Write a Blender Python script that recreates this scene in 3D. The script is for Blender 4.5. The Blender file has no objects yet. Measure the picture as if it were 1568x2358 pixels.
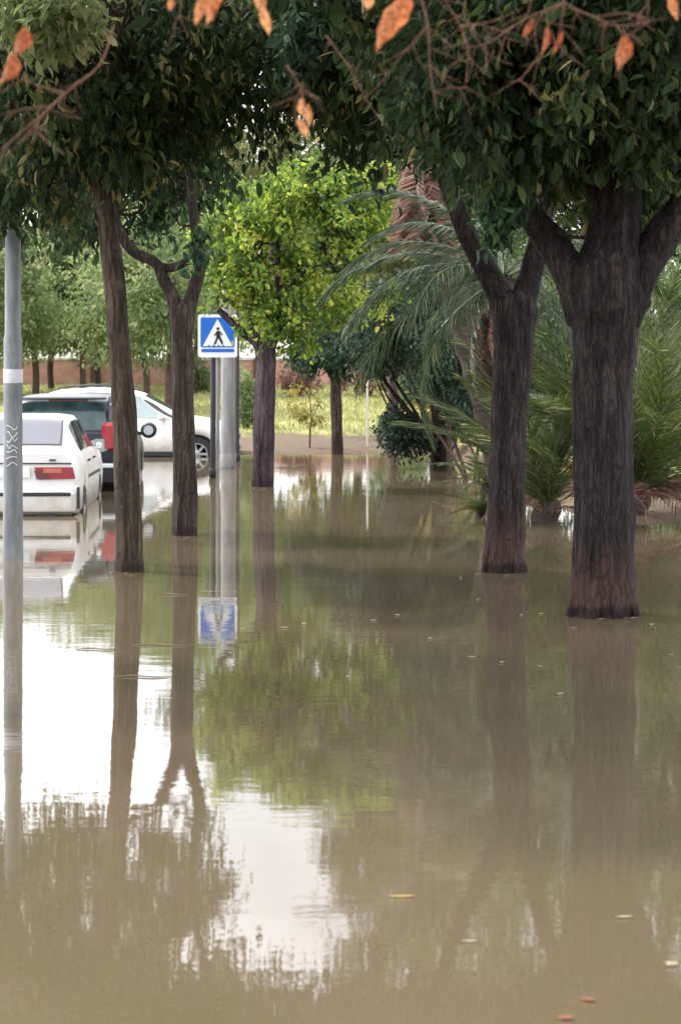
import bpy, math, random
import numpy as np
from mathutils import Vector, Matrix, noise as mnoise
PI = math.pi
S = bpy.context.scene
COL = S.collection
random.seed(7); RNG = np.random.default_rng(7)

# ---------------------------------------------------------------- camera
F, CX, CY, H = 5200.0, 784.0, 805.0, 2.0      # focal (px of a 1568x2358 picture), principal column, horizon row, eye height
cd = bpy.data.cameras.new('camera'); cam = bpy.data.objects.new('camera', cd); COL.objects.link(cam)
cam.location = (0, 0, H); cam.rotation_euler = (PI/2, 0, 0)
cd.sensor_fit = 'VERTICAL'; cd.sensor_height = 36.0; cd.lens = F/2358*36
cd.shift_y = -(1179-CY)/2358
cd.clip_start = 0.1; cd.clip_end = 2000
cd.dof.use_dof = True; cd.dof.focus_distance = 21.0; cd.dof.aperture_fstop = 4.2
S.camera = cam
# ---------------------------------------------------------------- world + sun
SUN_EL, SUN_AZ = math.radians(52), math.radians(-62)   # azimuth from +Y towards +X
w = bpy.data.worlds.new('World'); S.world = w; w.use_nodes = True
nt = w.node_tree; bg = nt.nodes['Background']
sky = nt.nodes.new('ShaderNodeTexSky'); sky.sky_type = 'NISHITA'; sky.sun_disc = False
sky.sun_elevation = SUN_EL; sky.sun_rotation = SUN_AZ
sky.air_density = 1.0; sky.dust_density = 3.5; sky.ozone_density = 1.0
hs = nt.nodes.new('ShaderNodeHueSaturation'); hs.inputs['Saturation'].default_value = 0.35
nt.links.new(sky.outputs[0], hs.inputs['Color'])
_tc = nt.nodes.new('ShaderNodeTexCoord'); _n = nt.nodes.new('ShaderNodeTexNoise'); _n.inputs['Scale'].default_value = 2.2; _n.inputs['Detail'].default_value = 5
_r = nt.nodes.new('ShaderNodeValToRGB'); _r.color_ramp.elements[0].position = .30; _r.color_ramp.elements[1].position = .55
_m = nt.nodes.new('ShaderNodeMix'); _m.data_type = 'RGBA'; _m.inputs['B'].default_value = (15.5, 15.6, 16.2, 1)   # bright thin cloud
nt.links.new(_tc.outputs['Generated'], _n.inputs['Vector']); nt.links.new(_n.outputs['Fac'], _r.inputs[0]); nt.links.new(_r.outputs[0], _m.inputs['Factor'])
nt.links.new(hs.outputs[0], _m.inputs['A']); nt.links.new(_m.outputs['Result'], bg.inputs[0])
bg.inputs[1].default_value = 0.15
sl = bpy.data.lights.new('sun', 'SUN'); sl.energy = 2.6; sl.angle = math.radians(4); sl.color = (1, .95, .86)
sun = bpy.data.objects.new('sun', sl); COL.objects.link(sun)
sd = Vector((math.sin(SUN_AZ)*math.cos(SUN_EL), math.cos(SUN_AZ)*math.cos(SUN_EL), math.sin(SUN_EL)))
sun.rotation_euler = sd.to_track_quat('Z', 'Y').to_euler(); sun.location = sd*60
S.view_settings.view_transform = 'Standard'; S.view_settings.look = 'None'
S.view_settings.exposure = 0.85; S.view_settings.gamma = 1
S.cycles.max_bounces = 7; S.cycles.transparent_max_bounces = 8
S.cycles.use_denoising = True

# ---------------------------------------------------------------- helpers
def P(x, y, D):                      # a picture position at distance D -> world
    return Vector(((x-CX)*D/F, D, H-(y-CY)*D/F))
def WD(y): return F*H/(y-CY)         # distance of the water surface seen at row y
def new_mat(name, col=(.5,.5,.5), rough=.6, spec=.5, metal=0):
    m = bpy.data.materials.new(name); m.use_nodes = True
    b = m.node_tree.nodes['Principled BSDF']
    b.inputs['Base Color'].default_value = (*col, 1); b.inputs['Roughness'].default_value = rough
    b.inputs['Specular IOR Level'].default_value = spec; b.inputs['Metallic'].default_value = metal
    return m, m.node_tree, b
def ramp(nt, fac, stops, interp='LINEAR'):
    r = nt.nodes.new('ShaderNodeValToRGB'); r.color_ramp.interpolation = interp
    e = r.color_ramp.elements
    while len(e) < len(stops): e.new(.5)
    for k, (p, c) in enumerate(stops):
        e[k].position = p; e[k].color = (*c, 1)
    nt.links.new(fac, r.inputs[0]); return r.outputs[0]
def noise_tex(nt, scale, detail=4, rough=.6, mapping=None, coord='Object', dist=0):
    tc = nt.nodes.new('ShaderNodeTexCoord'); n = nt.nodes.new('ShaderNodeTexNoise')
    n.inputs['Scale'].default_value = scale; n.inputs['Detail'].default_value = detail
    n.inputs['Roughness'].default_value = rough; n.inputs['Distortion'].default_value = dist
    if mapping:
        mp = nt.nodes.new('ShaderNodeMapping'); mp.inputs['Scale'].default_value = mapping
        nt.links.new(tc.outputs[coord], mp.inputs[0]); nt.links.new(mp.outputs[0], n.inputs['Vector'])
    else: nt.links.new(tc.outputs[coord], n.inputs['Vector'])
    return n.outputs['Fac']
def add_bump(nt, b, fac, strength, dist):
    bp = nt.nodes.new('ShaderNodeBump'); bp.inputs['Strength'].default_value = strength
    bp.inputs['Distance'].default_value = dist
    nt.links.new(fac, bp.inputs['Height']); nt.links.new(bp.outputs[0], b.inputs['Normal'])
def math_node(nt, op, a, bb):
    n = nt.nodes.new('ShaderNodeMath'); n.operation = op
    for k, v in ((0, a), (1, bb)):
        if isinstance(v, (int, float)): n.inputs[k].default_value = v
        else: nt.links.new(v, n.inputs[k])
    return n.outputs[0]
def noisy(name, c1, c2, scale=6, rough=.6, bump=0, bdist=.01, mapping=None, spec=.4, detail=5):
    m, nt, b = new_mat(name, c1, rough, spec)
    f = noise_tex(nt, scale, detail, .65, mapping)
    nt.links.new(ramp(nt, f, [(.3, c1), (.7, c2)]), b.inputs['Base Color'])
    if bump: add_bump(nt, b, f, bump, bdist)
    return m
def leaf_mat(name, stops, transl=.35, rough=.5, spec=.35):
    m, nt, b = new_mat(name, stops[0][1], rough, spec)
    at = nt.nodes.new('ShaderNodeAttribute'); at.attribute_name = 'tone'
    c = ramp(nt, at.outputs['Fac'], stops)
    nt.links.new(c, b.inputs['Base Color'])
    tr = nt.nodes.new('ShaderNodeBsdfTranslucent')
    hv = nt.nodes.new('ShaderNodeHueSaturation'); hv.inputs['Value'].default_value = 1.9; hv.inputs['Hue'].default_value = .485
    nt.links.new(c, hv.inputs['Color']); nt.links.new(hv.outputs[0], tr.inputs['Color'])
    mx = nt.nodes.new('ShaderNodeMixShader'); mx.inputs[0].default_value = transl
    nt.links.new(b.outputs[0], mx.inputs[1]); nt.links.new(tr.outputs[0], mx.inputs[2])
    nt.links.new(mx.outputs[0], nt.nodes['Material Output'].inputs['Surface'])
    return m
def bark_mat(name, dark, mid, light, base_red=None, zred=.45, streak=14):
    m, nt, b = new_mat(name, mid, .9, .2)
    f = noise_tex(nt, streak, 8, .75, (1, 1, .11), dist=.6)
    h = noise_tex(nt, streak*4.2, 5, .7, (1, 1, .16), dist=.3)
    g = noise_tex(nt, 1.7, 4, .6)
    vt = nt.nodes.new('ShaderNodeTexVoronoi'); vt.feature = 'DISTANCE_TO_EDGE'; vt.inputs['Scale'].default_value = streak*1.5
    tc = nt.nodes.new('ShaderNodeTexCoord'); mp = nt.nodes.new('ShaderNodeMapping'); mp.inputs['Scale'].default_value = (1, 1, .12)
    nt.links.new(tc.outputs['Object'], mp.inputs[0])
    wp = nt.nodes.new('ShaderNodeMix'); wp.data_type = 'RGBA'; wp.inputs['Factor'].default_value = .06
    nz = nt.nodes.new('ShaderNodeTexNoise'); nz.inputs['Scale'].default_value = 6; nt.links.new(tc.outputs['Object'], nz.inputs['Vector'])
    nt.links.new(mp.outputs[0], wp.inputs['A']); nt.links.new(nz.outputs['Color'], wp.inputs['B']); nt.links.new(wp.outputs['Result'], vt.inputs['Vector'])
    cr = ramp(nt, vt.outputs['Distance'], [(0,(0,0,0)), (.10,(1,1,1))])
    s = math_node(nt, 'ADD', math_node(nt, 'MULTIPLY', f, .5), math_node(nt, 'ADD', math_node(nt, 'MULTIPLY', g, .22), math_node(nt, 'MULTIPLY', h, .28)))
    c = ramp(nt, s, [(.40, dark), (.50, mid), (.60, light)])
    if base_red:
        sp = nt.nodes.new('ShaderNodeSeparateXYZ'); nt.links.new(tc.outputs['Object'], sp.inputs[0])
        zz = math_node(nt, 'ADD', sp.outputs['Z'], math_node(nt, 'MULTIPLY', f, -1.1))
        k = ramp(nt, zz, [(0, (.8,.8,.8)), (max(.01, zred-.45), (0,0,0))])
        mx = nt.nodes.new('ShaderNodeMix'); mx.data_type = 'RGBA'
        nt.links.new(k, mx.inputs['Factor']); nt.links.new(c, mx.inputs['A']); mx.inputs['B'].default_value = (*base_red, 1)
        c = mx.outputs['Result']
    mc = nt.nodes.new('ShaderNodeMix'); mc.data_type = 'RGBA'; mc.blend_type = 'MULTIPLY'; mc.inputs['Factor'].default_value = .32
    nt.links.new(c, mc.inputs['A']); nt.links.new(cr, mc.inputs['B'])
    lc = nt.nodes.new('ShaderNodeMix'); lc.data_type = 'RGBA'          # pale lichen blotches
    nt.links.new(ramp(nt, noise_tex(nt, 5.5, 6, .75), [(.60,(0,0,0)), (.70,(.55,.55,.55))]), lc.inputs['Factor'])
    nt.links.new(mc.outputs['Result'], lc.inputs['A']); lc.inputs['B'].default_value = (light[0]*1.15, light[1]*1.25, light[2]*1.05, 1)
    wb = nt.nodes.new('ShaderNodeSeparateXYZ'); nt.links.new(tc.outputs['Object'], wb.inputs[0])   # soaked, dirty band at the flood line
    wz = math_node(nt, 'ADD', wb.outputs['Z'], math_node(nt, 'MULTIPLY', f, -.16))
    wm = nt.nodes.new('ShaderNodeMix'); wm.data_type = 'RGBA'; nt.links.new(ramp(nt, wz, [(.25,(.7,.7,.7)), (.29,(0,0,0))]), wm.inputs['Factor'])
    nt.links.new(lc.outputs['Result'], wm.inputs['A']); wm.inputs['B'].default_value = (dark[0]*1.2, dark[1]*1.1, dark[2], 1)
    nt.links.new(wm.outputs['Result'], b.inputs['Base Color'])
    hh = math_node(nt, 'ADD', math_node(nt, 'MULTIPLY', f, 1.0), math_node(nt, 'ADD', math_node(nt, 'MULTIPLY', cr, .35), math_node(nt, 'MULTIPLY', h, .4)))
    add_bump(nt, b, hh, 1, .04)
    return m

class MB:
    def __init__(s): s.v = []; s.f = []; s.n = 0; s.smooth = True
    def add(s, vs, fs):
        s.v.extend([tuple(p) for p in vs]); s.f.extend([tuple(i+s.n for i in f) for f in fs]); s.n = len(s.v)
    def box(s, c, d, rot=0, bev=0):
        x, y, z = (k/2 for k in d); b = bev
        if not b:
            vs = [(sx*x, sy*y, sz*z) for sz in (-1,1) for sx, sy in ((-1,-1),(1,-1),(1,1),(-1,1))]
            fs = [(3,2,1,0),(4,5,6,7),(0,1,5,4),(1,2,6,5),(2,3,7,6),(3,0,4,7)]
        else:
            ring = [(-x+b,-y),(x-b,-y),(x,-y+b),(x,y-b),(x-b,y),(-x+b,y),(-x,y-b),(-x,-y+b)]
            ins = [(px*(1-b/max(x,1e-6)), py*(1-b/max(y,1e-6))) for px, py in ring]
            vs = [(a,c2,-z) for a,c2 in ins]+[(a,c2,-z+b) for a,c2 in ring]+[(a,c2,z-b) for a,c2 in ring]+[(a,c2,z) for a,c2 in ins]
            fs = [tuple(range(7,-1,-1)), tuple(range(24,32))]
            for k in range(3):
                fs += [(k*8+i, k*8+(i+1)%8, k*8+8+(i+1)%8, k*8+8+i) for i in range(8)]
        M = Matrix.Rotation(rot, 3, 'Z') if not isinstance(rot, Matrix) else rot
        s.add([M @ Vector(p) + Vector(c) for p in vs], fs)
    def prism(s, pts, y0, y1, axis='y'):          # pts in (x,z), extruded along y
        n = len(pts)
        vs = [(p[0], y0, p[1]) for p in pts] + [(p[0], y1, p[1]) for p in pts]
        s.add(vs, [tuple(range(n)), tuple(range(2*n-1, n-1, -1))] + [(i+n, (i+1) % n+n, (i+1) % n, i) for i in range(n)])
    def tube(s, pts, rad, sides=12, seed=0, wob=.06, flute=None, sub=4, cap=True):
        pts = [Vector(p) for p in pts]; n = len(pts)
        P2, R2 = [], []
        for i in range(n-1):                       # Catmull-Rom
            p0 = pts[max(i-1, 0)]; p1 = pts[i]; p2 = pts[i+1]; p3 = pts[min(i+2, n-1)]
            for k in range(sub):
                t = k/sub
                P2.append(.5*((2*p1)+(p2-p0)*t+(2*p0-5*p1+4*p2-p3)*t*t+(3*p1-p0-3*p2+p3)*t**3))
                R2.append(rad[i]+(rad[i+1]-rad[i])*(t*t*(3-2*t)))
        P2.append(pts[-1]); R2.append(rad[-1])
        m = len(P2); vs = []; up = None
        for i in range(m):
            tg = (P2[min(i+1, m-1)]-P2[max(i-1, 0)]).normalized()
            a = up if up else (Vector((1,0,0)) if abs(tg.x) < .8 else Vector((0,1,0)))
            u = (a - tg*a.dot(tg)).normalized(); up = u; v = tg.cross(u)
            for k in range(sides):
                an = 2*PI*k/sides
                r = R2[i]
                if wob: r *= 1+wob*2*mnoise.noise(Vector((math.cos(an)*1.3+seed*7, math.sin(an)*1.3, i*.22)))
                if flute: r *= 1+flute(i/(m-1), an)
                vs.append(P2[i]+(u*math.cos(an)+v*math.sin(an))*r)
        fs = [(i*sides+k, i*sides+(k+1) % sides, (i+1)*sides+(k+1) % sides, (i+1)*sides+k) for i in range(m-1) for k in range(sides)]
        if cap: fs += [tuple(range(sides-1, -1, -1)), tuple((m-1)*sides+k for k in range(sides))]
        s.add(vs, fs)
    def lathe(s, prof, c=(0,0,0), sides=24, axis='z'):
        vs = []
        for r, z in prof:
            for k in range(sides):
                a = 2*PI*k/sides
                if axis == 'z': p = (c[0]+r*math.cos(a), c[1]+r*math.sin(a), c[2]+z)
                else: p = (c[0]+z, c[1]+r*math.cos(a), c[2]+r*math.sin(a))
                vs.append(p)
        m = len(prof)
        s.add(vs, [(i*sides+k, i*sides+(k+1) % sides, (i+1)*sides+(k+1) % sides, (i+1)*sides+k) for i in range(m-1) for k in range(sides)]
              + [tuple(range(sides-1, -1, -1)), tuple((m-1)*sides+k for k in range(sides))])
    def build(s, name, mat, parent=None, smooth=None):
        off = Vector(parent.get('_base', (0,0,0))) if parent else Vector((0,0,0))
        me = bpy.data.meshes.new(name)
        me.from_pydata([tuple(Vector(p)-off) for p in s.v], [], s.f); me.update()
        sm = s.smooth if smooth is None else smooth
        me.polygons.foreach_set('use_smooth', [sm]*len(me.polygons))
        if sm and hasattr(me, 'set_sharp_from_angle'): me.set_sharp_from_angle(angle=math.radians(42))
        me.materials.append(mat)
        o = bpy.data.objects.new(name, me); COL.objects.link(o)
        if parent: o.parent = parent
        return o
def thing(name, label, cat, base=(0,0,0), group=None):
    o = bpy.data.objects.new(name, None); COL.objects.link(o)
    o.location = base; o['_base'] = tuple(base); o['label'] = label; o['category'] = cat
    o.empty_display_size = .2
    if group: o['group'] = group
    return o
def tag(o, label=None, cat=None, group=None, kind=None):
    if label: o['label'] = label
    if cat: o['category'] = cat
    if group: o['group'] = group
    if kind: o['kind'] = kind
    return o
def copy_tree(o, loc, rz=0, sc=1, label=None):
    c = o.copy(); COL.objects.link(c); c.location = loc; c.rotation_euler = (0,0,rz); c.scale = (sc,sc,sc)
    if label: c['label'] = label
    for ch in o.children:
        d = ch.copy(); COL.objects.link(d); d.parent = c
    return c
def tri_mesh(name, V, T, tone, mat, parent=None, smooth=False):
    """V (n,3) world, T (m,3), tone (m,)"""
    if parent: V = V-np.array(parent['_base'])
    me = bpy.data.meshes.new(name)
    me.vertices.add(len(V)); me.vertices.foreach_set('co', V.astype(np.float32).ravel())
    me.loops.add(T.size); me.loops.foreach_set('vertex_index', T.astype(np.int32).ravel())
    me.polygons.add(len(T)); me.polygons.foreach_set('loop_start', np.arange(0, T.size, 3, dtype=np.int32))
    me.update(calc_edges=True); me.validate()
    if tone is not None:
        a = me.attributes.new('tone', 'FLOAT', 'FACE'); a.data.foreach_set('value', tone.astype(np.float32))
    me.polygons.foreach_set('use_smooth', [smooth]*len(me.polygons))
    me.materials.append(mat)
    o = bpy.data.objects.new(name, me); COL.objects.link(o)
    if parent: o.parent = parent
    return o
def unit(a): return a/np.maximum(np.linalg.norm(a, axis=1, keepdims=True), 1e-9)
def leaf_tris(C, Dr, size, width, tone, rng, fold=.25):
    """leaves: pointed ovals of six corners, folded along the midrib"""
    n = len(C)
    R = unit(rng.normal(size=(n,3))); Sd = unit(np.cross(Dr, R)); N = np.cross(Sd, Dr)
    L = size[:,None]; W = width[:,None]
    base = C; mid = C+Dr*L*.45-N*W*.0; tip = C+Dr*L-N*L*.12
    a = C+Dr*L*.42+Sd*W*.5+N*W*fold; b = C+Dr*L*.42-Sd*W*.5+N*W*fold
    V = np.stack([base, a, tip, b, mid], 1).reshape(-1,3)
    k = np.arange(n)[:,None]*5
    T = np.concatenate([k+[0,1,4], k+[4,1,2], k+[0,4,3], k+[4,2,3]], 1).reshape(-1,3)
    return V, T, np.repeat(tone, 4)
def leaf_tris_fine(C, Dr, size, width, tone, rng, fold=.2):
    """pointed oval leaves with a curved midrib, eight faces each"""
    n = len(C); R = unit(rng.normal(size=(n,3))); Sd = unit(np.cross(Dr, R)); N = np.cross(Sd, Dr)
    L = size[:,None]; W = width[:,None]; cv = (rng.random((n,1))*.22-.02)*L
    q = [C]
    for u, wf in ((.22,.40),(.60,.42)):
        m_ = C+Dr*L*u+N*cv*math.sin(PI*u); q += [m_, m_+Sd*W*wf+N*W*fold, m_-Sd*W*wf+N*W*fold]
    q.append(C+Dr*L-N*cv*.4)
    V = np.stack(q, 1).reshape(-1,3); k = np.arange(n)[:,None]*8
    F_ = [[0,2,1],[0,1,3],[1,2,5],[1,5,4],[1,4,6],[1,6,3],[4,5,7],[4,7,6]]
    T = np.concatenate([k+f for f in F_], 1).reshape(-1,3)
    return V, T, np.repeat(tone, 8)
def crown(name, blobs, mat, parent, leaf=.1, aspect=.42, per=55, srad=.3, droop=.7, seed=1, tone_c=.5, tone_s=.22, shell=.55, gap=.0, fine=False):
    """blobs: (centre xyz, radii xyz, sprigs). Leaves hang in sprigs through the volume."""
    rng = np.random.default_rng(seed); Cs, Ds, To, SC = [], [], [], []
    for c, r, k in blobs:
        d = unit(rng.normal(size=(k,3))); rad = rng.random(k)**(shell*.6)
        p = d*rad[:,None]
        if gap:   # clumping: keep sprigs where a smooth field is high
            ph = rng.random(3)*6.28
            fl = np.sin(p[:,0]*5+ph[0])+np.sin(p[:,1]*5+ph[1])+np.sin(p[:,2]*6+ph[2])+rng.normal(size=k)*.6
            keep = fl > np.quantile(fl, gap); p = p[keep]; d = d[keep]
        sc = np.array(c)+p*np.array(r)
        SC.append(sc)
        kk = len(sc); ct = tone_c+rng.normal(size=kk)*tone_s*.6
        sdir = unit(d*.7+rng.normal(size=(kk,3))*.5+np.array([0,0,-droop]))
        n = per
        t = rng.random((kk,n,1))
        pos = sc[:,None,:]+sdir[:,None,:]*(t-.5)*srad*2+rng.normal(size=(kk,n,3))*srad*.38
        dr = sdir[:,None,:]*.6+rng.normal(size=(kk,n,3))*.55+np.array([0,0,-droop*.6])
        Cs.append(pos.reshape(-1,3)); Ds.append(dr.reshape(-1,3))
        To.append((ct[:,None]+rng.normal(size=(kk,n))*tone_s*.55).ravel())
    C = np.concatenate(Cs); Dn = unit(np.concatenate(Ds)); to = np.clip(np.concatenate(To), 0, 1)
    n = len(C); sz = leaf*(.6+.7*rng.random(n))
    V, T, tn = (leaf_tris_fine if fine else leaf_tris)(C, Dn, sz, sz*aspect*(.8+.4*rng.random(n)), to, rng)
    o = tri_mesh(name, V, T, tn, mat, parent)
    return o, np.concatenate(SC)
def twigs(name, SC, hubs, mat, parent, seed=3, n=120, r=.012):
    """thin branches from limb points out to sprigs of the crown"""
    rng = np.random.default_rng(seed); m = MB(); H_ = np.array([list(h) for h in hubs])
    for i in rng.choice(len(SC), min(n, len(SC)), replace=False):
        e = SC[i]; h = H_[np.argmin(np.linalg.norm(H_-e, axis=1)+rng.random(len(H_))*.6)]
        v = e-h; L = np.linalg.norm(v)
        if L > 4: continue
        a = h+v*.33+rng.normal(size=3)*.10*L; b = h+v*.68+rng.normal(size=3)*.10*L+np.array([0,0,.06*L])
        m.tube([h, a, b, e], [r*(1+L*.7), r*(.8+L*.35), r*.7, r*.3], 5, seed=i, wob=0, sub=3)
    return m.build(name, mat, parent)

# ---------------------------------------------------------------- materials
M_bark_dark = bark_mat('bark_dark', (.009,.007,.007), (.028,.021,.022), (.088,.068,.066), (.080,.045,.041), .80)
M_bark_t1 = bark_mat('bark_mottled', (.025,.018,.014), (.066,.048,.037), (.155,.12,.095), None, streak=9)
M_bark_t2 = bark_mat('bark_grey_brown', (.02,.015,.013), (.052,.038,.033), (.13,.10,.085), None, streak=12)
M_bark_pur = bark_mat('bark_purplish', (.02,.013,.018), (.055,.037,.046), (.12,.085,.095), None, streak=10)
M_bark_far = noisy('bark_far', (.04,.025,.02), (.10,.065,.05), 8, .9)
M_leaf_dark = leaf_mat('leaf_dark', [(0,(.013,.022,.012)), (.45,(.029,.055,.022)), (.75,(.062,.105,.034)), (.92,(.13,.165,.05)), (1,(.24,.21,.09))], .3, .6, .25)
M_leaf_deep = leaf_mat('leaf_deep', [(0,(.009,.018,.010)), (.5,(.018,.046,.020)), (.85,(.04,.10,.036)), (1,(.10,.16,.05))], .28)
M_leaf_lime = leaf_mat('leaf_lime', [(0,(.035,.075,.016)), (.4,(.10,.18,.024)), (.75,(.22,.31,.045)), (1,(.36,.37,.08))], .45)
M_leaf_olive = leaf_mat('leaf_olive', [(0,(.03,.045,.015)), (.5,(.09,.11,.03)), (.85,(.18,.18,.06)), (1,(.30,.26,.12))], .38)
M_leaf_far = leaf_mat('leaf_far', [(0,(.04,.075,.032)), (.5,(.115,.165,.062)), (.85,(.21,.26,.11)), (1,(.33,.32,.18))], .4)
M_leaf_yel = leaf_mat('leaf_yellowing', [(0,(.05,.06,.015)), (.5,(.17,.17,.03)), (1,(.38,.27,.07))], .4)
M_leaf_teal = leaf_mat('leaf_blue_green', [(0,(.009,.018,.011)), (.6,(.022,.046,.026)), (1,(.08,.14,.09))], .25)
M_frond = leaf_mat('frond_green', [(0,(.008,.018,.008)), (.5,(.024,.045,.016)), (.85,(.06,.085,.03)), (1,(.20,.20,.10))], .3, .35, .5)
M_frond_y = leaf_mat('frond_yellow_green', [(0,(.012,.022,.007)), (.45,(.034,.058,.014)), (.8,(.09,.12,.028)), (1,(.30,.29,.16))], .35, .35, .5)
M_frond_dry = leaf_mat('frond_dry', [(0,(.07,.035,.025)), (.5,(.17,.09,.065)), (1,(.34,.22,.16))], .3)
M_dry_leaf = leaf_mat('leaf_dry_orange', [(0,(.18,.055,.02)), (.5,(.36,.135,.045)), (1,(.50,.27,.11))], .4)
M_twig = noisy('twig_reddish', (.09,.042,.026), (.22,.115,.07), 40, .85, .6, .002)
_nt = M_dry_leaf.node_tree; _b = _nt.nodes['Principled BSDF']; _src = _b.inputs['Base Color'].links[0].from_socket
_f = noise_tex(_nt, 70, 5, .7); _mx = _nt.nodes.new('ShaderNodeMix'); _mx.data_type = 'RGBA'; _mx.blend_type = 'MULTIPLY'; _mx.inputs['Factor'].default_value = .85
_nt.links.new(_src, _mx.inputs['A']); _nt.links.new(ramp(_nt, _f, [(.38,(.25,.17,.13)), (.5,(.9,.8,.75)), (.62,(1.25,1.3,1.3))]), _mx.inputs['B'])
for _l in list(_src.links): 
    if _l.to_node != _mx and not _l.to_node.name.startswith('Mix'): _nt.links.new(_mx.outputs['Result'], _l.to_socket)
_b.inputs['Roughness'].default_value = .75
M_grassb = leaf_mat('grass_blade', [(0,(.13,.16,.05)), (.5,(.23,.25,.10)), (1,(.35,.34,.18))], .35)
M_steel = noisy('painted_steel_grey', (.09,.10,.11), (.25,.27,.28), 9, .45, .2, .004, (1,1,.25))
M_galv = noisy('galvanised_pole', (.15,.15,.155), (.29,.29,.28), 9, .5, mapping=(1,1,.2))
M_pole_dark = noisy('dark_pole', (.02,.017,.022), (.045,.04,.045), 5, .6)
M_white = new_mat('sign_white', (.80,.82,.84), .35)[0]
M_blue = new_mat('sign_blue', (.012,.13,.55), .35)[0]
M_black = new_mat('matt_black', (.012,.012,.014), .5)[0]
M_sticker = noisy('sticker_paper', (.55,.54,.62), (.75,.74,.8), 30, .7)
M_carwhite, _nt, _b = new_mat('car_paint_white', (.7,.7,.69), .25, .5)
_tc = _nt.nodes.new('ShaderNodeTexCoord'); _sp = _nt.nodes.new('ShaderNodeSeparateXYZ'); _nt.links.new(_tc.outputs['Object'], _sp.inputs[0])
_f = noise_tex(_nt, 7, 6, .7); _z = math_node(_nt, 'ADD', _sp.outputs['Z'], math_node(_nt, 'MULTIPLY', _f, -.55))   # mud splashes low on the body
_mx = _nt.nodes.new('ShaderNodeMix'); _mx.data_type = 'RGBA'; _nt.links.new(ramp(_nt, _z, [(.02,(.75,.75,.75)), (.32,(.05,.05,.05))]), _mx.inputs['Factor'])
_nt.links.new(ramp(_nt, noise_tex(_nt, 3, 4), [(.3,(.66,.65,.64)), (.7,(.76,.755,.75))]), _mx.inputs['A']); _mx.inputs['B'].default_value = (.34,.28,.21,1)
_nt.links.new(_mx.outputs['Result'], _b.inputs['Base Color'])
M_carnavy = new_mat('car_paint_navy', (.006,.009,.016), .3, .35)[0]
M_cargrey = new_mat('car_plastic_grey', (.06,.06,.075), .5)[0]
M_trim = new_mat('car_trim_black', (.015,.015,.017), .45)[0]
M_glass_c = new_mat('car_glass', (.035,.05,.055), .04, .9)[0]
M_glass_l = new_mat('car_glass_pale', (.13,.13,.155), .35, .3)[0]
M_tail = new_mat('tail_lamp_red', (.24,.008,.016), .2, .5)[0]
M_tail_d = new_mat('tail_lamp_dark', (.10,.008,.014), .2, .5)[0]
M_orange = new_mat('indicator_amber', (.45,.10,.06), .2)[0]
M_tyre = noisy('tyre_rubber', (.012,.012,.012), (.03,.03,.03), 20, .85)
M_rim = new_mat('wheel_rim', (.45,.45,.47), .3, .5, .8)[0]
M_plate = new_mat('plate_white', (.7,.72,.7), .4)[0]
M_lamp = new_mat('head_lamp', (.55,.6,.62), .08, .8)[0]

# ---------------------------------------------------------------- ground and water
SH = [(-60,WD(1048)), (-6,WD(1046)), (0,WD(1046)), (1.6,WD(1040)), (2.2,WD(1062)), (2.6,31.0), (2.75,27.5), (3.3,25.8), (5.2,26.4), (8,27), (60,27)]
def shore(x):
    return float(np.interp(x, [p[0] for p in SH], [p[1] for p in SH]))
def gz(x, y):
    d = y-shore(x)
    n = mnoise.noise(Vector((x*.5, y*.5, 0)))*.05
    if d < 0: return max(-.27, d*.12-.02)
    if d > 0: z = .035*d+.02+n*min(1, d*.3)
    return min(z, .95+n)
xs = np.concatenate([np.linspace(-400,-32,12), np.linspace(-30,30,150), np.linspace(32,400,12)])
ys = np.concatenate([np.linspace(-60,-2,6), np.linspace(0,80,220), np.linspace(85,900,16)])
g = MB()
g.add([(x, y, gz(x, y)) for y in ys for x in xs],
      [(j*len(xs)+i, j*len(xs)+i+1, (j+1)*len(xs)+i+1, (j+1)*len(xs)+i) for j in range(len(ys)-1) for i in range(len(xs)-1)])
m, nt, b = new_mat('bank_soil_and_lawn', (.2,.2,.05), .9, .2)
tc = nt.nodes.new('ShaderNodeTexCoord'); sp = nt.nodes.new('ShaderNodeSeparateXYZ'); nt.links.new(tc.outputs['Object'], sp.inputs[0])
f1 = noise_tex(nt, .55, 5, .6); f2 = noise_tex(nt, 9, 5, .7)
hz = math_node(nt, 'ADD', sp.outputs['Z'], math_node(nt, 'MULTIPLY', math_node(nt, 'SUBTRACT', f1, .5), .22))
mud = ramp(nt, f2, [(.3,(.07,.05,.035)), (.7,(.16,.115,.075))])
lawn = ramp(nt, math_node(nt, 'ADD', math_node(nt, 'MULTIPLY', f1, .6), math_node(nt, 'MULTIPLY', f2, .4)), [(.3,(.15,.16,.05)), (.55,(.29,.27,.10)), (.75,(.40,.33,.16))])
mx = nt.nodes.new('ShaderNodeMix'); mx.data_type = 'RGBA'
nt.links.new(ramp(nt, hz, [(.17,(0,0,0)), (.22,(1,1,1))]), mx.inputs['Factor']); nt.links.new(mud, mx.inputs['A']); nt.links.new(lawn, mx.inputs['B'])
nt.links.new(mx.outputs['Result'], b.inputs['Base Color']); add_bump(nt, b, f2, .6, .03)
tag(g.build('ground', m), kind='structure')

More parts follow.
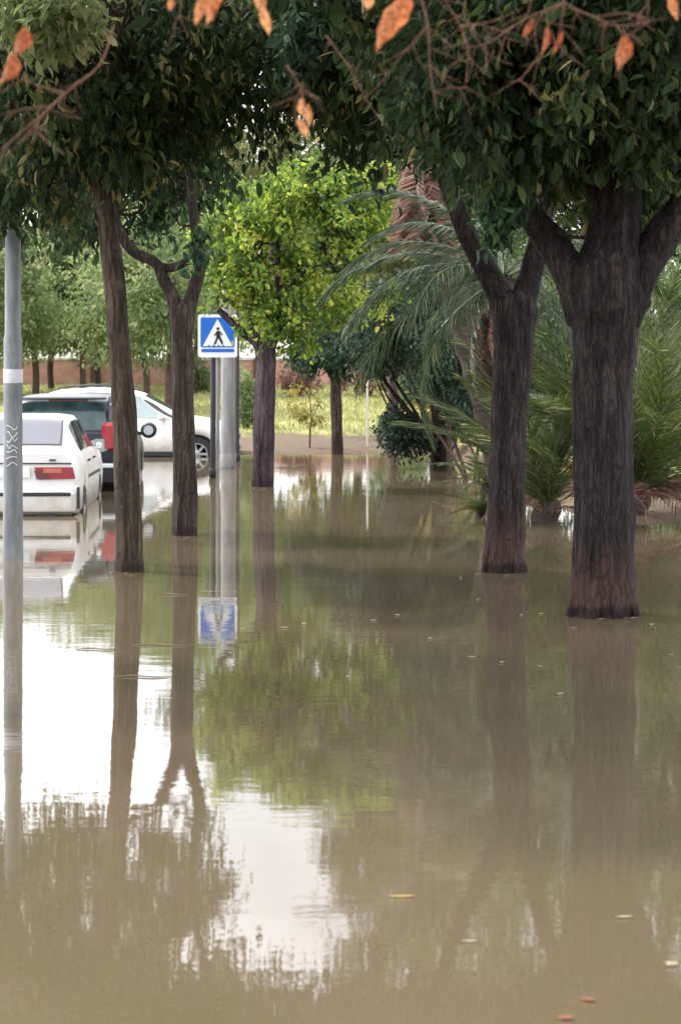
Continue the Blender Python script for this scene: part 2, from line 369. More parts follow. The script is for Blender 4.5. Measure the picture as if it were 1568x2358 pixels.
m, nt, b = new_mat('muddy_flood_water', (.30,.22,.14), .02, .5)
b.inputs['IOR'].default_value = 1.45
fm = noise_tex(nt, .35, 5, .6, (1,.5,1), dist=.5)
nt.links.new(ramp(nt, fm, [(.3,(.082,.071,.039)), (.5,(.106,.083,.051)), (.7,(.128,.090,.062))]), b.inputs['Base Color'])
r1 = noise_tex(nt, 5.0, 2, .5, (1,1.6,1)); r2 = noise_tex(nt, 22, 2, .5, (1,1.3,1)); r3 = noise_tex(nt, 1.1, 2, .5, (.5,2.4,1))
msk = ramp(nt, noise_tex(nt, .33, 3, .6, (.6,1.2,1)), [(.50,(0,0,0)), (.68,(1,1,1))])
hsum = math_node(nt, 'ADD', math_node(nt, 'MULTIPLY', r1, .55), math_node(nt, 'MULTIPLY', r2, .12))
st = noise_tex(nt, 3.2, 3, .6, (.35,3.4,1))
hsum = math_node(nt, 'ADD', hsum, math_node(nt, 'MULTIPLY', math_node(nt, 'MULTIPLY', st, msk), 1.0))
hsum = math_node(nt, 'ADD', hsum, math_node(nt, 'MULTIPLY', r3, 1.2))
add_bump(nt, b, hsum, 1, .0007)
wt = MB(); wt.add([(-300,-40,0), (300,-40,0), (300,60,0), (-300,60,0)], [(0,1,2,3)])
tag(wt.build('water', m, smooth=False), kind='structure')

# grass tufts on the bank
def tufts(name, n, xr, yr, hmin, hmax, mat, seed, test=None):
    rng = np.random.default_rng(seed)
    X = rng.uniform(*xr, n); Y = rng.uniform(*yr, n); Z = np.array([gz(a, c) for a, c in zip(X, Y)])
    k = Z > .05
    if test: k &= np.array([test(a, c) for a, c in zip(X, Y)])
    X, Y, Z = X[k], Y[k], Z[k]; n = len(X); h = rng.uniform(hmin, hmax, n)
    a = rng.uniform(0, 2*PI, n); w_ = .012+.02*rng.random(n)
    B = np.stack([X, Y, Z-.01], 1); s = np.stack([np.cos(a), np.sin(a), a*0], 1)*w_[:,None]
    lean = rng.normal(size=(n,3))*.35*h[:,None]; lean[:,2] = h
    V = np.stack([B-s, B+s, B+lean], 1).reshape(-1,3); T = np.arange(3*n).reshape(-1,3)
    return tri_mesh(name, V, T, np.clip(rng.normal(.5, .25, n), 0, 1), mat)
tag(tufts('grass', 26000, (-12,5), (46,70), .05, .16, M_grassb, 5, lambda a, c: gz(a, c) > .17), kind='stuff')

# ---------------------------------------------------------------- boundary wall
M_brick = noisy('wall_plaster_red', (.30,.155,.12), (.46,.28,.22), 2.5, .85, mapping=(1,1,2))
M_cop = noisy('wall_coping', (.5,.46,.42), (.68,.64,.6), 3, .8)
wl = thing('boundary_wall', 'low reddish garden wall with posts running along the far side of the lawn', 'wall', (0,69,.85))
mb = MB(); mb.box((0,69,1.18), (60,.22,1.0)); mb.build('wall_panel', M_brick, wl, False)
mb = MB(); mb.box((0,69,1.715), (60,.3,.07)); mb.build('coping', M_cop, wl, False)
for k in range(25):
    mb = MB(); mb.box((-30+k*2.5,68.83,1.22), (.22,.12,1.1), bev=.01); mb.build('post', M_bark_far, wl, False)

bd_ = thing('low_building', 'pale low building just visible beyond the reddish wall', 'building', (-5,98,0))
mb = MB(); mb.box((-5,100,1.6), (70,4,3.4)); mb.build('wall', noisy('pale_render', (.6,.58,.55), (.74,.72,.7), 1.5, .9), bd_, False)
mb = MB(); mb.box((-5,100,3.4), (71,5,.25)); mb.build('roof', M_cop, bd_, False)
mb = MB(); mb.box((-5,97.9,.5), (70,.2,.6)); mb.build('plinth', M_cop, bd_, False)

# ---------------------------------------------------------------- cars
def loft(keys, L, arches, rarch, step=.035):
    """keys: (y, w, zb, zs, zt, wt) -> grid (n,7,3) of the right half; smoothed"""
    K = np.array(keys, float); d = np.r_[0, np.cumsum(np.hypot(np.diff(K[:,0]), np.diff(K[:,4])))]
    n = int(d[-1]/step); t = np.linspace(0, d[-1], n)
    A = np.stack([np.interp(t, d, K[:,i]) for i in range(6)], 1)
    ker = np.array([1,2,3,2,1.])/9
    B = A.copy()
    for i in range(1, 6):
        B[:,i] = np.convolve(np.pad(A[:,i], 2, mode='edge'), ker, 'valid')
    for c in arches:                              # denser near arches is not needed at this step
        dy = np.abs(B[:,0]-c[0]); k = dy < rarch
        B[k,2] = np.maximum(B[k,2], c[1]+np.sqrt(np.maximum(rarch**2-dy[k]**2, 0)))
    G = np.zeros((n, 9, 3))
    for i, (y, w, zb, zs, zt, wt_) in enumerate(B):
        gh = zt-zs; mid = max((.33+zs)/2, zb+.10)
        ring = [(w-.05, zb), (w-.012, zb+.05), (w, mid), (w-.01, (mid+zs)/2+.02), (w-.045, zs), (wt_+(w-.045-wt_)*.12, zs+gh*.82), (wt_-.03, zs+gh*.95), (wt_*.6, zs+gh*.995), (0, zt)]
        for j, (x, z) in enumerate(ring): G[i,j] = (x, y, z)
    return G, t/d[-1], d/d[-1]
def samp(G, s, t, side=1):
    """s in 0..1 along, t 0..8 ring (t up to 16 crosses to the other side)"""
    if t > 8: t = 16-t; side = -side
    n = len(G); fi = min(max(s*(n-1), 0), n-1.0001); i = int(fi); a = fi-i
    j = min(int(t), 7); b_ = t-j
    p = (G[i,j]*(1-a)+G[i+1,j]*a)*(1-b_)+(G[i,j+1]*(1-a)+G[i+1,j+1]*a)*b_
    return Vector((p[0]*side, p[1], p[2]))
def patch(mb, G, quad, off=.006, n=10, side=1):
    """quad: four (s,t) corners, counter-clockwise; lies off the body surface"""
    (a, b_, c, d) = quad; vs = []
    for i in range(n+1):
        for j in range(n+1):
            u, v = i/n, j/n
            s = (a[0]*(1-u)+b_[0]*u)*(1-v)+(d[0]*(1-u)+c[0]*u)*v
            t = (a[1]*(1-u)+b_[1]*u)*(1-v)+(d[1]*(1-u)+c[1]*u)*v
            p = samp(G, s, t, side); e = .004
            du = samp(G, min(s+e, 1), t, side)-samp(G, max(s-e, 0), t, side)
            dt = samp(G, s, min(t+.05, 16), side)-samp(G, s, max(t-.05, 0), side)
            nn = du.cross(dt); nn.normalize()
            ctr = Vector((0, p.y, .7))
            if nn.dot(p-ctr) < 0: nn = -nn
            vs.append(p+nn*off)
    mb.add(vs, [(i*(n+1)+j, (i+1)*(n+1)+j, (i+1)*(n+1)+j+1, i*(n+1)+j+1) for i in range(n) for j in range(n)])
def s_of(G, y, z=None, top=True):
    """station index fraction whose y (and for steep screens z) match"""
    n = len(G)
    if z is not None: return float(np.argmin(np.abs(G[:,8,2]-z)+np.abs(G[:,0,1]-y)*.6))/(n-1)
    return float(np.argmin(np.abs(G[:,0,1]-y)))/(n-1)
def car(name, label, keys, L, wheels, rw, paint, M, glass=None, extra=None):
    root = thing(name, label, 'car', M.translation)
    G, ts, kd = loft(keys, L, wheels, rw+.055)
    def bld(mb, nm, mat, parent=root, smooth=True):
        mb.v = [tuple(M @ Vector(p)) for p in mb.v]
        o = mb.build(nm, mat, root, smooth)
        if parent is not root: o.parent = parent
        return o
    n = len(G); mb = MB(); vs = []; R = 17
    for i in range(n):
        vs += [tuple(G[i,j]) for j in range(9)]+[(-G[i,j,0], G[i,j,1], G[i,j,2]) for j in range(7,-1,-1)]
    fs = [(i*R+k, (i+1)*R+k, (i+1)*R+k+1, i*R+k+1) for i in range(n-1) for k in range(R-1)]
    fs += [(i*R+R-1, (i+1)*R+R-1, (i+1)*R, i*R) for i in range(n-1)]
    fs += [tuple(range(R)), tuple((n-1)*R+k for k in range(R-1,-1,-1))]
    mb.add(vs, fs); bld(mb, 'body', paint)
    for (wy, wz) in wheels:                      # dark wheel wells
        mb = MB(); mb.box((0, wy, wz+.03), (2*samp(G, s_of(G, wy), 2).x-.34, 2*rw+.05, 2*rw))
        bld(mb, 'wheel_well', M_trim, smooth=False)
    for (wy, wz) in wheels:
        hw = samp(G, s_of(G, wy), 2).x
        for sd in (-1, 1):
            x0 = sd*(hw-.20)
            wr = bpy.data.objects.new('wheel', None); COL.objects.link(wr); wr.parent = root
            mb = MB(); q = sd
            mb.lathe([(rw*.62,0),(rw*.9,0),(rw,.03*q),(rw,.15*q),(rw*.93,.185*q),(rw*.68,.19*q),(rw*.66,.15*q)], (x0,wy,wz), 32, 'x'); bld(mb, 'tyre', M_tyre, wr)
            mb = MB()
            mb.lathe([(rw*.655,.15*q),(rw*.655,.185*q),(rw*.60,.185*q),(rw*.58,.14*q)], (x0,wy,wz), 32, 'x')
            mb.lathe([(.05,.10*q),(.07,.17*q),(.03,.18*q)], (x0,wy,wz), 16, 'x')
            for k in range(7):
                a = 2*PI*k/7; mb.box((x0+.155*q, wy+math.cos(a)*rw*.33, wz+math.sin(a)*rw*.33), (.025, rw*.56, .045), Matrix.Rotation(a, 3, 'X'))
            bld(mb, 'rim', M_rim, wr)
    if extra: extra(root, G, bld)
    return root
GZ = -.26
def place(x, y, rz): return Matrix.Translation((x, y, GZ)) @ Matrix.Rotation(rz, 4, 'Z')

# keys (y, halfwidth, z bottom, z belt, z top, roof halfwidth), y=0 is the tail
sedan_keys = [(0,.76,.30,.93,.99,.66),(.03,.80,.29,.95,1.01,.70),(.15,.835,.27,.955,1.03,.72),(.5,.84,.26,.96,1.045,.70),(.62,.84,.26,.965,1.06,.66),(1.12,.84,.25,.96,1.37,.58),(1.35,.84,.25,.955,1.425,.575),(1.9,.84,.25,.95,1.44,.585),(2.5,.84,.25,.94,1.42,.58),(2.72,.84,.25,.935,1.37,.58),(3.35,.84,.25,.92,1.0,.68),(3.6,.835,.26,.90,.955,.70),(4.1,.81,.27,.82,.875,.66),(4.33,.76,.30,.72,.77,.60),(4.4,.68,.34,.66,.68,.55)]
def sedan_extra(root, G, bld):
    s0, s1 = s_of(G, .66, 1.08), s_of(G, 1.17, 1.385)
    mb = MB(); patch(mb, G, ((s0,6.35),(s0,9.65),(s1,9.9),(s1,6.1)), .012, 14)
    mb.smooth = True; bld(mb, 'rear_window', M_glass_l)
    mb = MB(); patch(mb, G, ((s0-.006,6.22),(s0-.006,9.78),(s1+.004,10.0),(s1+.004,6.0)), .007, 14)
    bld(mb, 'window_seal', M_trim)
    sf0, sf1 = s_of(G, 3.27, 1.04), s_of(G, 2.78, 1.34)
    mb = MB(); patch(mb, G, ((sf0,6.1),(sf0,9.9),(sf1,9.7),(sf1,6.3)), .012, 14); bld(mb, 'windscreen', M_glass_c)
    for sd in (1,-1):
        for y0, y1, u0, u1 in ((.92,1.28,1.12,1.3),(1.33,2.08,1.35,2.08),(2.13,2.98,2.13,2.55)):
            mb = MB(); patch(mb, G, ((s_of(G,y0),4.12),(s_of(G,y1),4.12),(s_of(G,u1),5.02),(s_of(G,u0),5.02)), .008, 8, sd); bld(mb, 'side_window', M_glass_c)
        mb = MB(); mb.prism([(sd*.36,.69),(sd*.30,.84),(sd*.765,.84),(sd*.795,.70)], -.022, .03)
        lt = bld(mb, 'tail_light', M_tail_d if False else M_tail, smooth=False)
        mb = MB(); mb.prism([(sd*.33,.695),(sd*.30,.80),(sd*.44,.80),(sd*.50,.695)], -.027, -.02); bld(mb, 'reverse_lamp', M_tail_d, lt, False)
        mb = MB(); mb.box((sd*.52,-.026,.80), (.22,.01,.055)); bld(mb, 'indicator', M_orange, lt, False)
        mb = MB(); mb.prism([(sd*.36,.56),(sd*.34,.68),(sd*.62,.70),(sd*.70,.60)], 4.28, 4.345); bld(mb, 'headlight', M_lamp, smooth=False)
        mb = MB(); mb.box((sd*.845,2.95,.97), (.07,.12,.10), bev=.025); bld(mb, 'wing_mirror', M_carwhite)
        mb = MB(); patch(mb, G, ((s_of(G,1.36),2.0),(s_of(G,3.1),2.0),(s_of(G,3.1),2.22),(s_of(G,1.36),2.22)), .012, 6, sd); bld(mb, 'side_strip', M_trim)
        for yd in (1.32, 2.12, 3.0):
            mb = MB(); patch(mb, G, ((s_of(G,yd),1.1),(s_of(G,yd)+.0035,1.1),(s_of(G,yd)+.0035,4.0),(s_of(G,yd),4.0)), .004, 8, sd); bld(mb, 'door_gap', M_trim)
        for yd in (1.5, 2.3):
            mb = MB(); mb.box((sd*.84,yd,.86), (.03,.16,.03), bev=.008); bld(mb, 'door_handle', M_trim)
    mb = MB(); mb.box((0,-.02,.42), (1.60,.20,.31), bev=.05); bm = bld(mb, 'rear_bumper', M_carwhite)
    for sd in (1,-1):
        mb = MB(); mb.box((sd*.80,.22,.46), (.05,.5,.3), bev=.02); bld(mb, 'bumper_wing', M_carwhite, bm)
        mb = MB(); mb.box((sd*.832,-.01,.47), (.03,.035,.26)); bld(mb, 'bumper_end', M_trim, bm, False)
    mb = MB(); mb.box((0,-.125,.52), (1.50,.025,.045), bev=.008); bld(mb, 'bumper_strip', M_trim, bm)
    mb = MB(); mb.box((0,4.33,.42), (1.5,.2,.3), bev=.05); bld(mb, 'front_bumper', M_carwhite)
    mb = MB(); mb.box((0,-.013,.885), (1.5,.014,.016)); bld(mb, 'boot_gap', M_trim, smooth=False)
    mb = MB(); mb.box((0,-.02,.775), (.5,.02,.12)); bld(mb, 'number_plate', M_plate, smooth=False)
    mb = MB(); mb.box((.52,-.022,.925), (.08,.012,.025)); bld(mb, 'boot_badge', M_cargrey, smooth=False)
    mb = MB(); mb.box((.45,-.08,.262), (.22,.1,.03)); bld(mb, 'exhaust', M_trim, smooth=False)
car('parked_car', 'white saloon car seen from behind, nearest of the flooded cars', sedan_keys, 4.4, ((.95,.29),(3.45,.29)), .29, M_carwhite,
    place(-3.99, 27.25, math.radians(1.6)), extra=sedan_extra)

suv_keys = [(0,.80,.34,.98,1.00,.72),(.02,.85,.32,1.0,1.03,.74),(.08,.875,.31,1.01,1.08,.74),(.24,.88,.30,1.02,1.42,.68),(.32,.88,.30,1.02,1.545,.66),(.55,.88,.30,1.02,1.60,.655),(1.3,.88,.30,1.02,1.62,.66),(2.2,.88,.30,1.01,1.60,.65),(2.5,.88,.30,1.0,1.54,.64),(3.1,.88,.30,1.0,1.09,.74),(3.5,.87,.30,.97,1.03,.74),(3.95,.87,.31,.88,.94,.70),(4.12,.80,.34,.78,.82,.62),(4.2,.68,.38,.68,.7,.55)]
def suv_extra(root, G, bld, glass=M_glass_c, trimroof=True):
    s0, s1 = s_of(G, .09, 1.10), s_of(G, .29, 1.50)
    mb = MB(); patch(mb, G, ((s0,6.15),(s0,9.85),(s1,9.75),(s1,6.25)), .012, 14); bld(mb, 'rear_window', M_glass_t)
    sf0, sf1 = s_of(G, 3.0, 1.14), s_of(G, 2.56, 1.48)
    mb = MB(); patch(mb, G, ((sf0,6.1),(sf0,9.9),(sf1,9.7),(sf1,6.3)), .012, 14); bld(mb, 'windscreen', M_glass_c)
    mb = MB(); mb.box((.08,.24,1.535), (.56,.04,.035), bev=.01); bld(mb, 'brake_light', M_tail_d)
    mb = MB(); mb.box((0,.17,1.565), (1.26,.22,.035), bev=.012); bld(mb, 'roof_spoiler', M_trim)
    for sd in (1,-1):
        for y0, y1, u0, u1 in ((.50,1.0,.52,1.0),(1.06,1.85,1.08,1.85),(1.92,2.8,1.92,2.42)):
            mb = MB(); patch(mb, G, ((s_of(G,y0),4.12),(s_of(G,y1),4.12),(s_of(G,u1),5.0),(s_of(G,u0),5.0)), .008, 8, sd); bld(mb, 'side_window', M_glass_c)
        mb = MB(); mb.box((sd*.70,.035,1.02), (.24,.14,.42), bev=.05); tl = bld(mb, 'tail_light', M_tail)
        mb = MB(); mb.box((sd*.80,-.022,1.14), (.07,.02,.10), bev=.008); bld(mb, 'indicator', M_orange, tl)
        mb = MB(); mb.box((sd*.72,.16,1.33), (.10,.16,.34), bev=.03); bld(mb, 'pillar_panel', M_cargrey)
        mb = MB(); mb.prism([(sd*.4,.72),(sd*.4,.84),(sd*.74,.86),(sd*.76,.74)], 4.0, 4.08); bld(mb, 'headlight', M_lamp, smooth=False)
        mb = MB(); mb.lathe([(.0,.0),(.10,.01),(.125,.06),(.10,.12),(.0,.14)], (0,0,0), 20, 'x')
        mb.v = [(sd*1.03+v[1]*1.0, 2.72+v[0], 1.02+v[2]) for v in mb.v]; mr = bld(mb, 'wing_mirror', M_trim)
        mb = MB(); mb.box((sd*.92,2.78,.97), (.12,.05,.05)); bld(mb, 'mirror_arm', M_trim, mr)
        mb = MB(); mb.lathe([(.0,.0),(.075,.0),(.075,.012),(0,.012)], (0,0,0), 20, 'x')
        mb.v = [(sd*1.03+v[1], 2.708+v[0], 1.02+v[2]) for v in mb.v]; bld(mb, 'mirror_glass', M_lamp, mr)
        for yd in (1.25, 2.1):
            mb = MB(); mb.box((sd*.885,yd,.9), (.03,.16,.03), bev=.008); bld(mb, 'door_handle', M_cargrey)
    mb = MB(); mb.box((0,-.03,.50), (1.70,.22,.34), bev=.06); bm = bld(mb, 'rear_bumper', M_trim)
    for sd in (1,-1):
        mb = MB(); mb.box((sd*.70,-.145,.62), (.22,.02,.06), bev=.008); bld(mb, 'reflector', M_lamp, bm)
    mb = MB(); mb.box((0,4.12,.5), (1.6,.2,.34), bev=.06); bld(mb, 'front_bumper', M_trim)
    mb = MB(); mb.lathe([(0,0),(.13,0),(.12,-.015),(0,-.02)], (0,0,0), 24, 'x'); mb.v = [(.55+v[1]*1.25, -.012+v[0], .90+v[2]*.75) for v in mb.v]
    bld(mb, 'round_sticker', M_teal)
    mb = MB(); mb.box((0,-.02,.80), (.52,.015,.115)); bld(mb, 'number_plate', M_plate, smooth=False)
M_glass_t = noisy('car_glass_teal_reflection', (.008,.014,.017), (.055,.105,.11), 3.2, .12, spec=.3, mapping=(1,1,.6))  # teal reflections painted into the dark glass colour as noise patches
M_teal = noisy('sticker_teal', (.06,.13,.13), (.30,.38,.37), 14, .5)
car('parked_car', 'dark blue car with a wide rear window, parked ahead of the white saloon', suv_keys, 4.2, ((.8,.33),(3.35,.33)), .33, M_carnavy,
    place(-3.96, WD(1130), math.radians(.4)), extra=suv_extra)

hatch_keys = [(0,.78,.32,.90,.94,.68),(.04,.83,.30,.93,1.0,.70),(.12,.86,.29,.95,1.1,.69),(.5,.88,.28,.96,1.42,.60),(.75,.88,.28,.96,1.50,.59),(1.4,.88,.27,.95,1.54,.60),(2.0,.88,.27,.94,1.51,.59),(2.3,.88,.27,.93,1.44,.58),(3.15,.88,.27,.91,1.0,.72),(3.5,.875,.27,.86,.95,.74),(3.9,.84,.28,.76,.85,.70),(4.05,.76,.31,.68,.74,.62),(4.12,.66,.36,.6,.64,.52)]
def hatch_extra(root, G, bld):
    s0, s1 = s_of(G, .16, 1.12), s_of(G, .50, 1.41)
    mb = MB(); patch(mb, G, ((s0,6.2),(s0,9.8),(s1,9.7),(s1,6.3)), .01, 12); bld(mb, 'rear_window', M_glass_c)
    sf0, sf1 = s_of(G, 3.08, 1.03), s_of(G, 2.36, 1.40)
    mb = MB(); patch(mb, G, ((sf0,6.1),(sf0,9.9),(sf1,9.7),(sf1,6.3)), .01, 14); bld(mb, 'windscreen', M_glass_c)
    for sd in (1,-1):
        for y0, y1, u0, u1 in ((.62,1.22,.80,1.22),(1.28,1.95,1.28,1.95),(2.01,2.95,2.01,2.30)):
            mb = MB(); patch(mb, G, ((s_of(G,y0),4.12),(s_of(G,y1),4.12),(s_of(G,u1),5.05),(s_of(G,u0),5.05)), .009, 8, sd); bld(mb, 'side_window', M_glass_p)
        mb = MB(); patch(mb, G, ((s_of(G,.6),5.08),(s_of(G,2.36),5.08),(s_of(G,2.36),5.26),(s_of(G,.6),5.26)), .011, 20, sd)
        patch(mb, G, ((s_of(G,2.36),5.0),(s_of(G,3.02),4.25),(s_of(G,3.06),4.42),(s_of(G,2.40),5.24)), .011, 12, sd); bld(mb, 'window_trim', M_trim)
        mb = MB(); mb.tube([(sd*.56,.75,1.50),(sd*.565,.85,1.555),(sd*.575,1.5,1.585),(sd*.565,2.1,1.55),(sd*.56,2.2,1.50)], [.015]*5, 8, wob=0); bld(mb, 'roof_rail', M_trim)
        mb = MB(); mb.box((sd*.97,2.72,1.0), (.2,.12,.13), bev=.035); mb.box((sd*.88,2.76,.96), (.1,.06,.04)); bld(mb, 'wing_mirror', M_carwhite)
        mb = MB(); mb.prism([(sd*.45,.66),(sd*.5,.76),(sd*.80,.80),(sd*.78,.68)], 3.93, 4.05); bld(mb, 'headlight', M_lamp, smooth=False)
        mb = MB(); mb.box((sd*.79,.03,.86), (.14,.1,.34), bev=.03); bld(mb, 'tail_light', M_tail)
        mb = MB(); mb.box((sd*.86,2.08,.31), (.05,1.75,.1), bev=.015); bld(mb, 'sill_strip', M_trim)
        for yd in (1.25, 2.0, 2.98):
            mb = MB(); patch(mb, G, ((s_of(G,yd),1.1),(s_of(G,yd)+.003,1.1),(s_of(G,yd)+.003,4.0),(s_of(G,yd),4.0)), .004, 8, sd); bld(mb, 'door_gap', M_cargrey)
        for yd in (1.42, 2.2):
            mb = MB(); mb.box((sd*.885,yd,.84), (.03,.17,.03), bev=.008); bld(mb, 'door_handle', M_carwhite)
    mb = MB(); mb.box((0,4.02,.38), (1.62,.22,.2), bev=.06); bld(mb, 'front_bumper', M_trim)
    mb = MB(); mb.box((0,-.0,.42), (1.62,.2,.26), bev=.06); bld(mb, 'rear_bumper', M_trim)
    mb = MB(); mb.box((0,4.12,.6), (.7,.04,.1)); bld(mb, 'grille', M_trim, smooth=False)
M_glass_p = new_mat('car_glass_light', (.22,.28,.27), .06, .8)[0]
# side-on: forward axis (+Y of the car) points to +X
car('parked_car', 'white hatchback standing side-on in the flood behind the dark blue car', hatch_keys, 4.2, ((.78,.31),(3.38,.31)), .31, M_carwhite,
    place((545-CX)*WD(1052)/F-4.12, WD(1052)+.9, math.radians(-90)), extra=hatch_extra)

# ---------------------------------------------------------------- lamp posts, poles, sign
def px_r(p, D): return p*D/F
D = WD(1285); c = P(31, 1285, D); c.z = 0
lp = thing('lamp_post', 'thick grey steel lamp post with a pale sticker band at the left edge', 'lamp post', (c.x, D, -.27))
r = px_r(22, D)
mb = MB(); mb.lathe([(r*1.12,-.27),(r*1.12,-.05),(r*1.08,.0),(r*1.02,.6),(r,1.0),(r*.98,2.1),(r*.86,2.16),(r*.8,4.0),(r*.55,7.0)], (c.x,D,0), 24); mb.build('pole', M_steel, lp)
za = P(0,882,D).z; zb = P(0,850,D).z
mb = MB(); mb.lathe([(r*1.015,za),(r*1.03,za+.005),(r*1.03,zb-.005),(r*1.015,zb)], (c.x,D,0), 24); mb.build('sticker_band', M_sticker, lp)
mb = MB()                                           # scribbled marker strokes wrapped on the pole
rr = random.Random(4)
for k in range(7):
    y0 = 985+k*14; pts = []
    for q in range(5):
        a = -PI/2-.55+q*.28+rr.uniform(-.05,.05); z = P(0, y0+rr.uniform(-7,7), D).z
        pts.append((c.x+math.cos(a)*r*1.03, D+math.sin(a)*r*1.03, z))
    mb.tube(pts, [.004]*5, 5, wob=0, sub=3)
mb.build('scribble', M_white, lp)
mb = MB(); mb.tube([(c.x,D,6.95),(c.x-.1,D,7.3),(c.x-.6,D,7.45),(c.x-1.1,D,7.45)], [.05,.05,.04,.04], 10, wob=0); mb.build('arm', M_steel, lp)
mb = MB(); mb.box((c.x-1.35,D,7.44), (.6,.26,.12), bev=.03); mb.build('lamp_head', M_galv, lp)

D2 = WD(1078); c = P(525, 1078, D2)
lp2 = thing('post', 'pale grey round post in the water just right of the crossing sign', 'post', (c.x, D2, -.27))
r = px_r(16, D2)
mb = MB(); mb.lathe([(r*1.1,-.27),(r*1.05,.3),(r,.8),(r*.97,2.5),(r*.93,P(0,640,D2).z),(r*.5,P(0,636,D2).z)], (c.x,D2,0), 20); mb.build('pole', M_galv, lp2)
mb = MB(); mb.lathe([(r*1.15,.02),(r*1.18,.05),(r*1.18,.2),(r*1.1,.24)], (c.x,D2,0), 20); mb.build('base_collar', M_galv, lp2)
# slim dark poles
for xx, yb, yt, rp, lab in ((491,1100,700,6.5,'slim dark pole standing behind the crossing sign, between it and the forked tree'),
                            (546,1062,560,5.5,'thin dark pole close behind the pale grey post')):
    Dp = WD(yb); q = P(xx, yb, Dp)
    t = thing('pole', lab, 'pole', (q.x, Dp, -.27))
    mb = MB(); ztop = P(0, yt, Dp).z; rr_ = px_r(rp, Dp)
    mb.lathe([(rr_,-.27),(rr_,ztop-.03),(rr_*.6,ztop)], (q.x,Dp,0), 14); mb.build('shaft', M_pole_dark, t)
    mb = MB(); mb.lathe([(rr_*1.2,.0),(rr_*1.5,.03),(rr_*1.5,.12),(rr_*1.1,.15)], (q.x,Dp,0), 14); mb.build('collar', M_pole_dark, t)
# pedestrian crossing sign
Ds = WD(1101); k = Ds/F
sg = thing('road_sign', 'blue square pedestrian crossing sign with white triangle on a thin pale pole', 'sign', (P(501,0,Ds).x, Ds, -.27))
def SP(x, y): p = P(x, y, Ds); return (p.x, p.z)
mb = MB(); mb.lathe([(.028,-.27),(.028,P(0,728,Ds).z)], (P(502,0,Ds).x,Ds,0), 12); mb.build('pole', M_galv, sg)
def rrect(x0, y0, x1, y1, r, n=5):
    out = []
    for cx_, cy_, a0 in ((x1-r,y1-r,0),(x0+r,y1-r,90),(x0+r,y0+r,180),(x1-r,y0+r,270)):
        for q in range(n+1):
            a = math.radians(a0+90*q/n); out.append((cx_+r*math.cos(a), cy_+r*math.sin(a)))
    return out
def plate(pts, y0, y1): m_ = MB(); m_.prism([SP(*p) for p in pts], Ds+y0, Ds+y1); return m_
plate(rrect(457,724,547,823,6), -.075, -.045).build('sign_plate', M_white, sg, False)
plate(rrect(463,731,541,800,4), -.079, -.075).build('blue_field', M_blue, sg, False)
plate(rrect(465,803,540,811,2), -.079, -.075).build('blue_bar', M_blue, sg, False)
tri = plate([(502,735),(536,797),(468,797)], -.083, -.079).build('triangle', M_white, sg, False)
fig = MB()
def fp(pts): fig.prism([SP(*p) for p in pts], Ds-.087, Ds-.083)
fp([(503+3.6*math.cos(a), 757+3.6*math.sin(a)) for a in [2*PI*q/12 for q in range(12)]])     # head
fp([(500,762),(507,762),(509,776),(505,779),(499,776)])                                       # torso
fp([(500,775),(504,778),(498,793),(493,793)]); fp([(503,777),(508,774),(514,786),(515,793),(511,793)])   # legs
fp([(500,763),(502,766),(496,774),(493,773)]); fp([(506,763),(508,763),(514,770),(512,773)])  # arms
fig.build('walking_figure', M_black, sg, False)
mb = MB()
for q in range(4): mb.prism([SP(481+q*11,797), SP(485+q*11,797), SP(484+q*10.6,794.5), SP(481+q*10.6,794.5)], Ds-.0875, Ds-.0835)
mb.build('zebra_stripes', M_black, sg, False)
for yy in (745, 800):
    mb = MB(); mb.box((P(502,0,Ds).x, Ds-.02, P(0,yy,Ds).z), (.12,.06,.04), bev=.008); mb.build('bracket', M_galv, sg)

# ---------------------------------------------------------------- trees along the street
def pl(D, pts, k=1.0):
    """pts: (x, y, radius px, depth offset)"""
    a = [P(p[0], p[1], D+(p[3] if len(p) > 3 else 0)) for p in pts]
    return a, [p[2]*D/F*k for p in pts]
def blob(x, y, D, rx, ry, rd, n):
    return (tuple(P(x, y, D)), (rx*D/F, rd, ry*D/F), n)
def tree(name, label, D, limbs, mat, crowns, base, group=None, tw=None, roots=None, sides=18):
    t = thing(name, label, 'tree', base, group)
    mb = MB(); hubs = []
    for i, (pts, fl) in enumerate(limbs):
        a, r_ = pl(D, pts)
        mb.tube(a, r_, sides if i == 0 else 12, seed=i+len(label), wob=.07, flute=fl, sub=6 if i == 0 else 5)
        if i or len(pts) > 13: hubs += a[len(a)//2:]
        else: hubs += a[-1:]
    if roots:
        for (ang, ln, rr0) in roots:
            bx, by = base[0], base[1]
            mb.tube([(bx+math.cos(ang)*rr0*.5,by+math.sin(ang)*rr0*.5,.55),(bx+math.cos(ang)*rr0*.95,by+math.sin(ang)*rr0*.95,.22),(bx+math.cos(ang)*(rr0+ln*.4),by+math.sin(ang)*(rr0+ln*.4),.02),(bx+math.cos(ang)*(rr0+ln),by+math.sin(ang)*(rr0+ln),-.2)],
                    [rr0*.22,rr0*.26,rr0*.24,rr0*.12], 8, seed=ang*3, wob=.12)
    mb.build('trunk', mat, t)
    for j, cr in enumerate(crowns):
        o, SC = crown(parent=t, seed=hash_(label)+j, **cr)
        if tw: twigs('twigs', SC, hubs, mat, t, n=tw, seed=j+5)
    return t
def hash_(s): return sum(ord(c)*(i+1) for i, c in enumerate(s)) % 9973
fl5 = lambda t, a: .07*math.cos(5*a+.5)*(.4+max(0, .35-t)*2.5)+.035*math.sin(9*a+t*3)
fl4 = lambda t, a: .06*math.cos(4*a+1)*(.4+max(0, .4-t)*2.2)+.03*math.sin(8*a+t*4)
D5 = WD(1415)
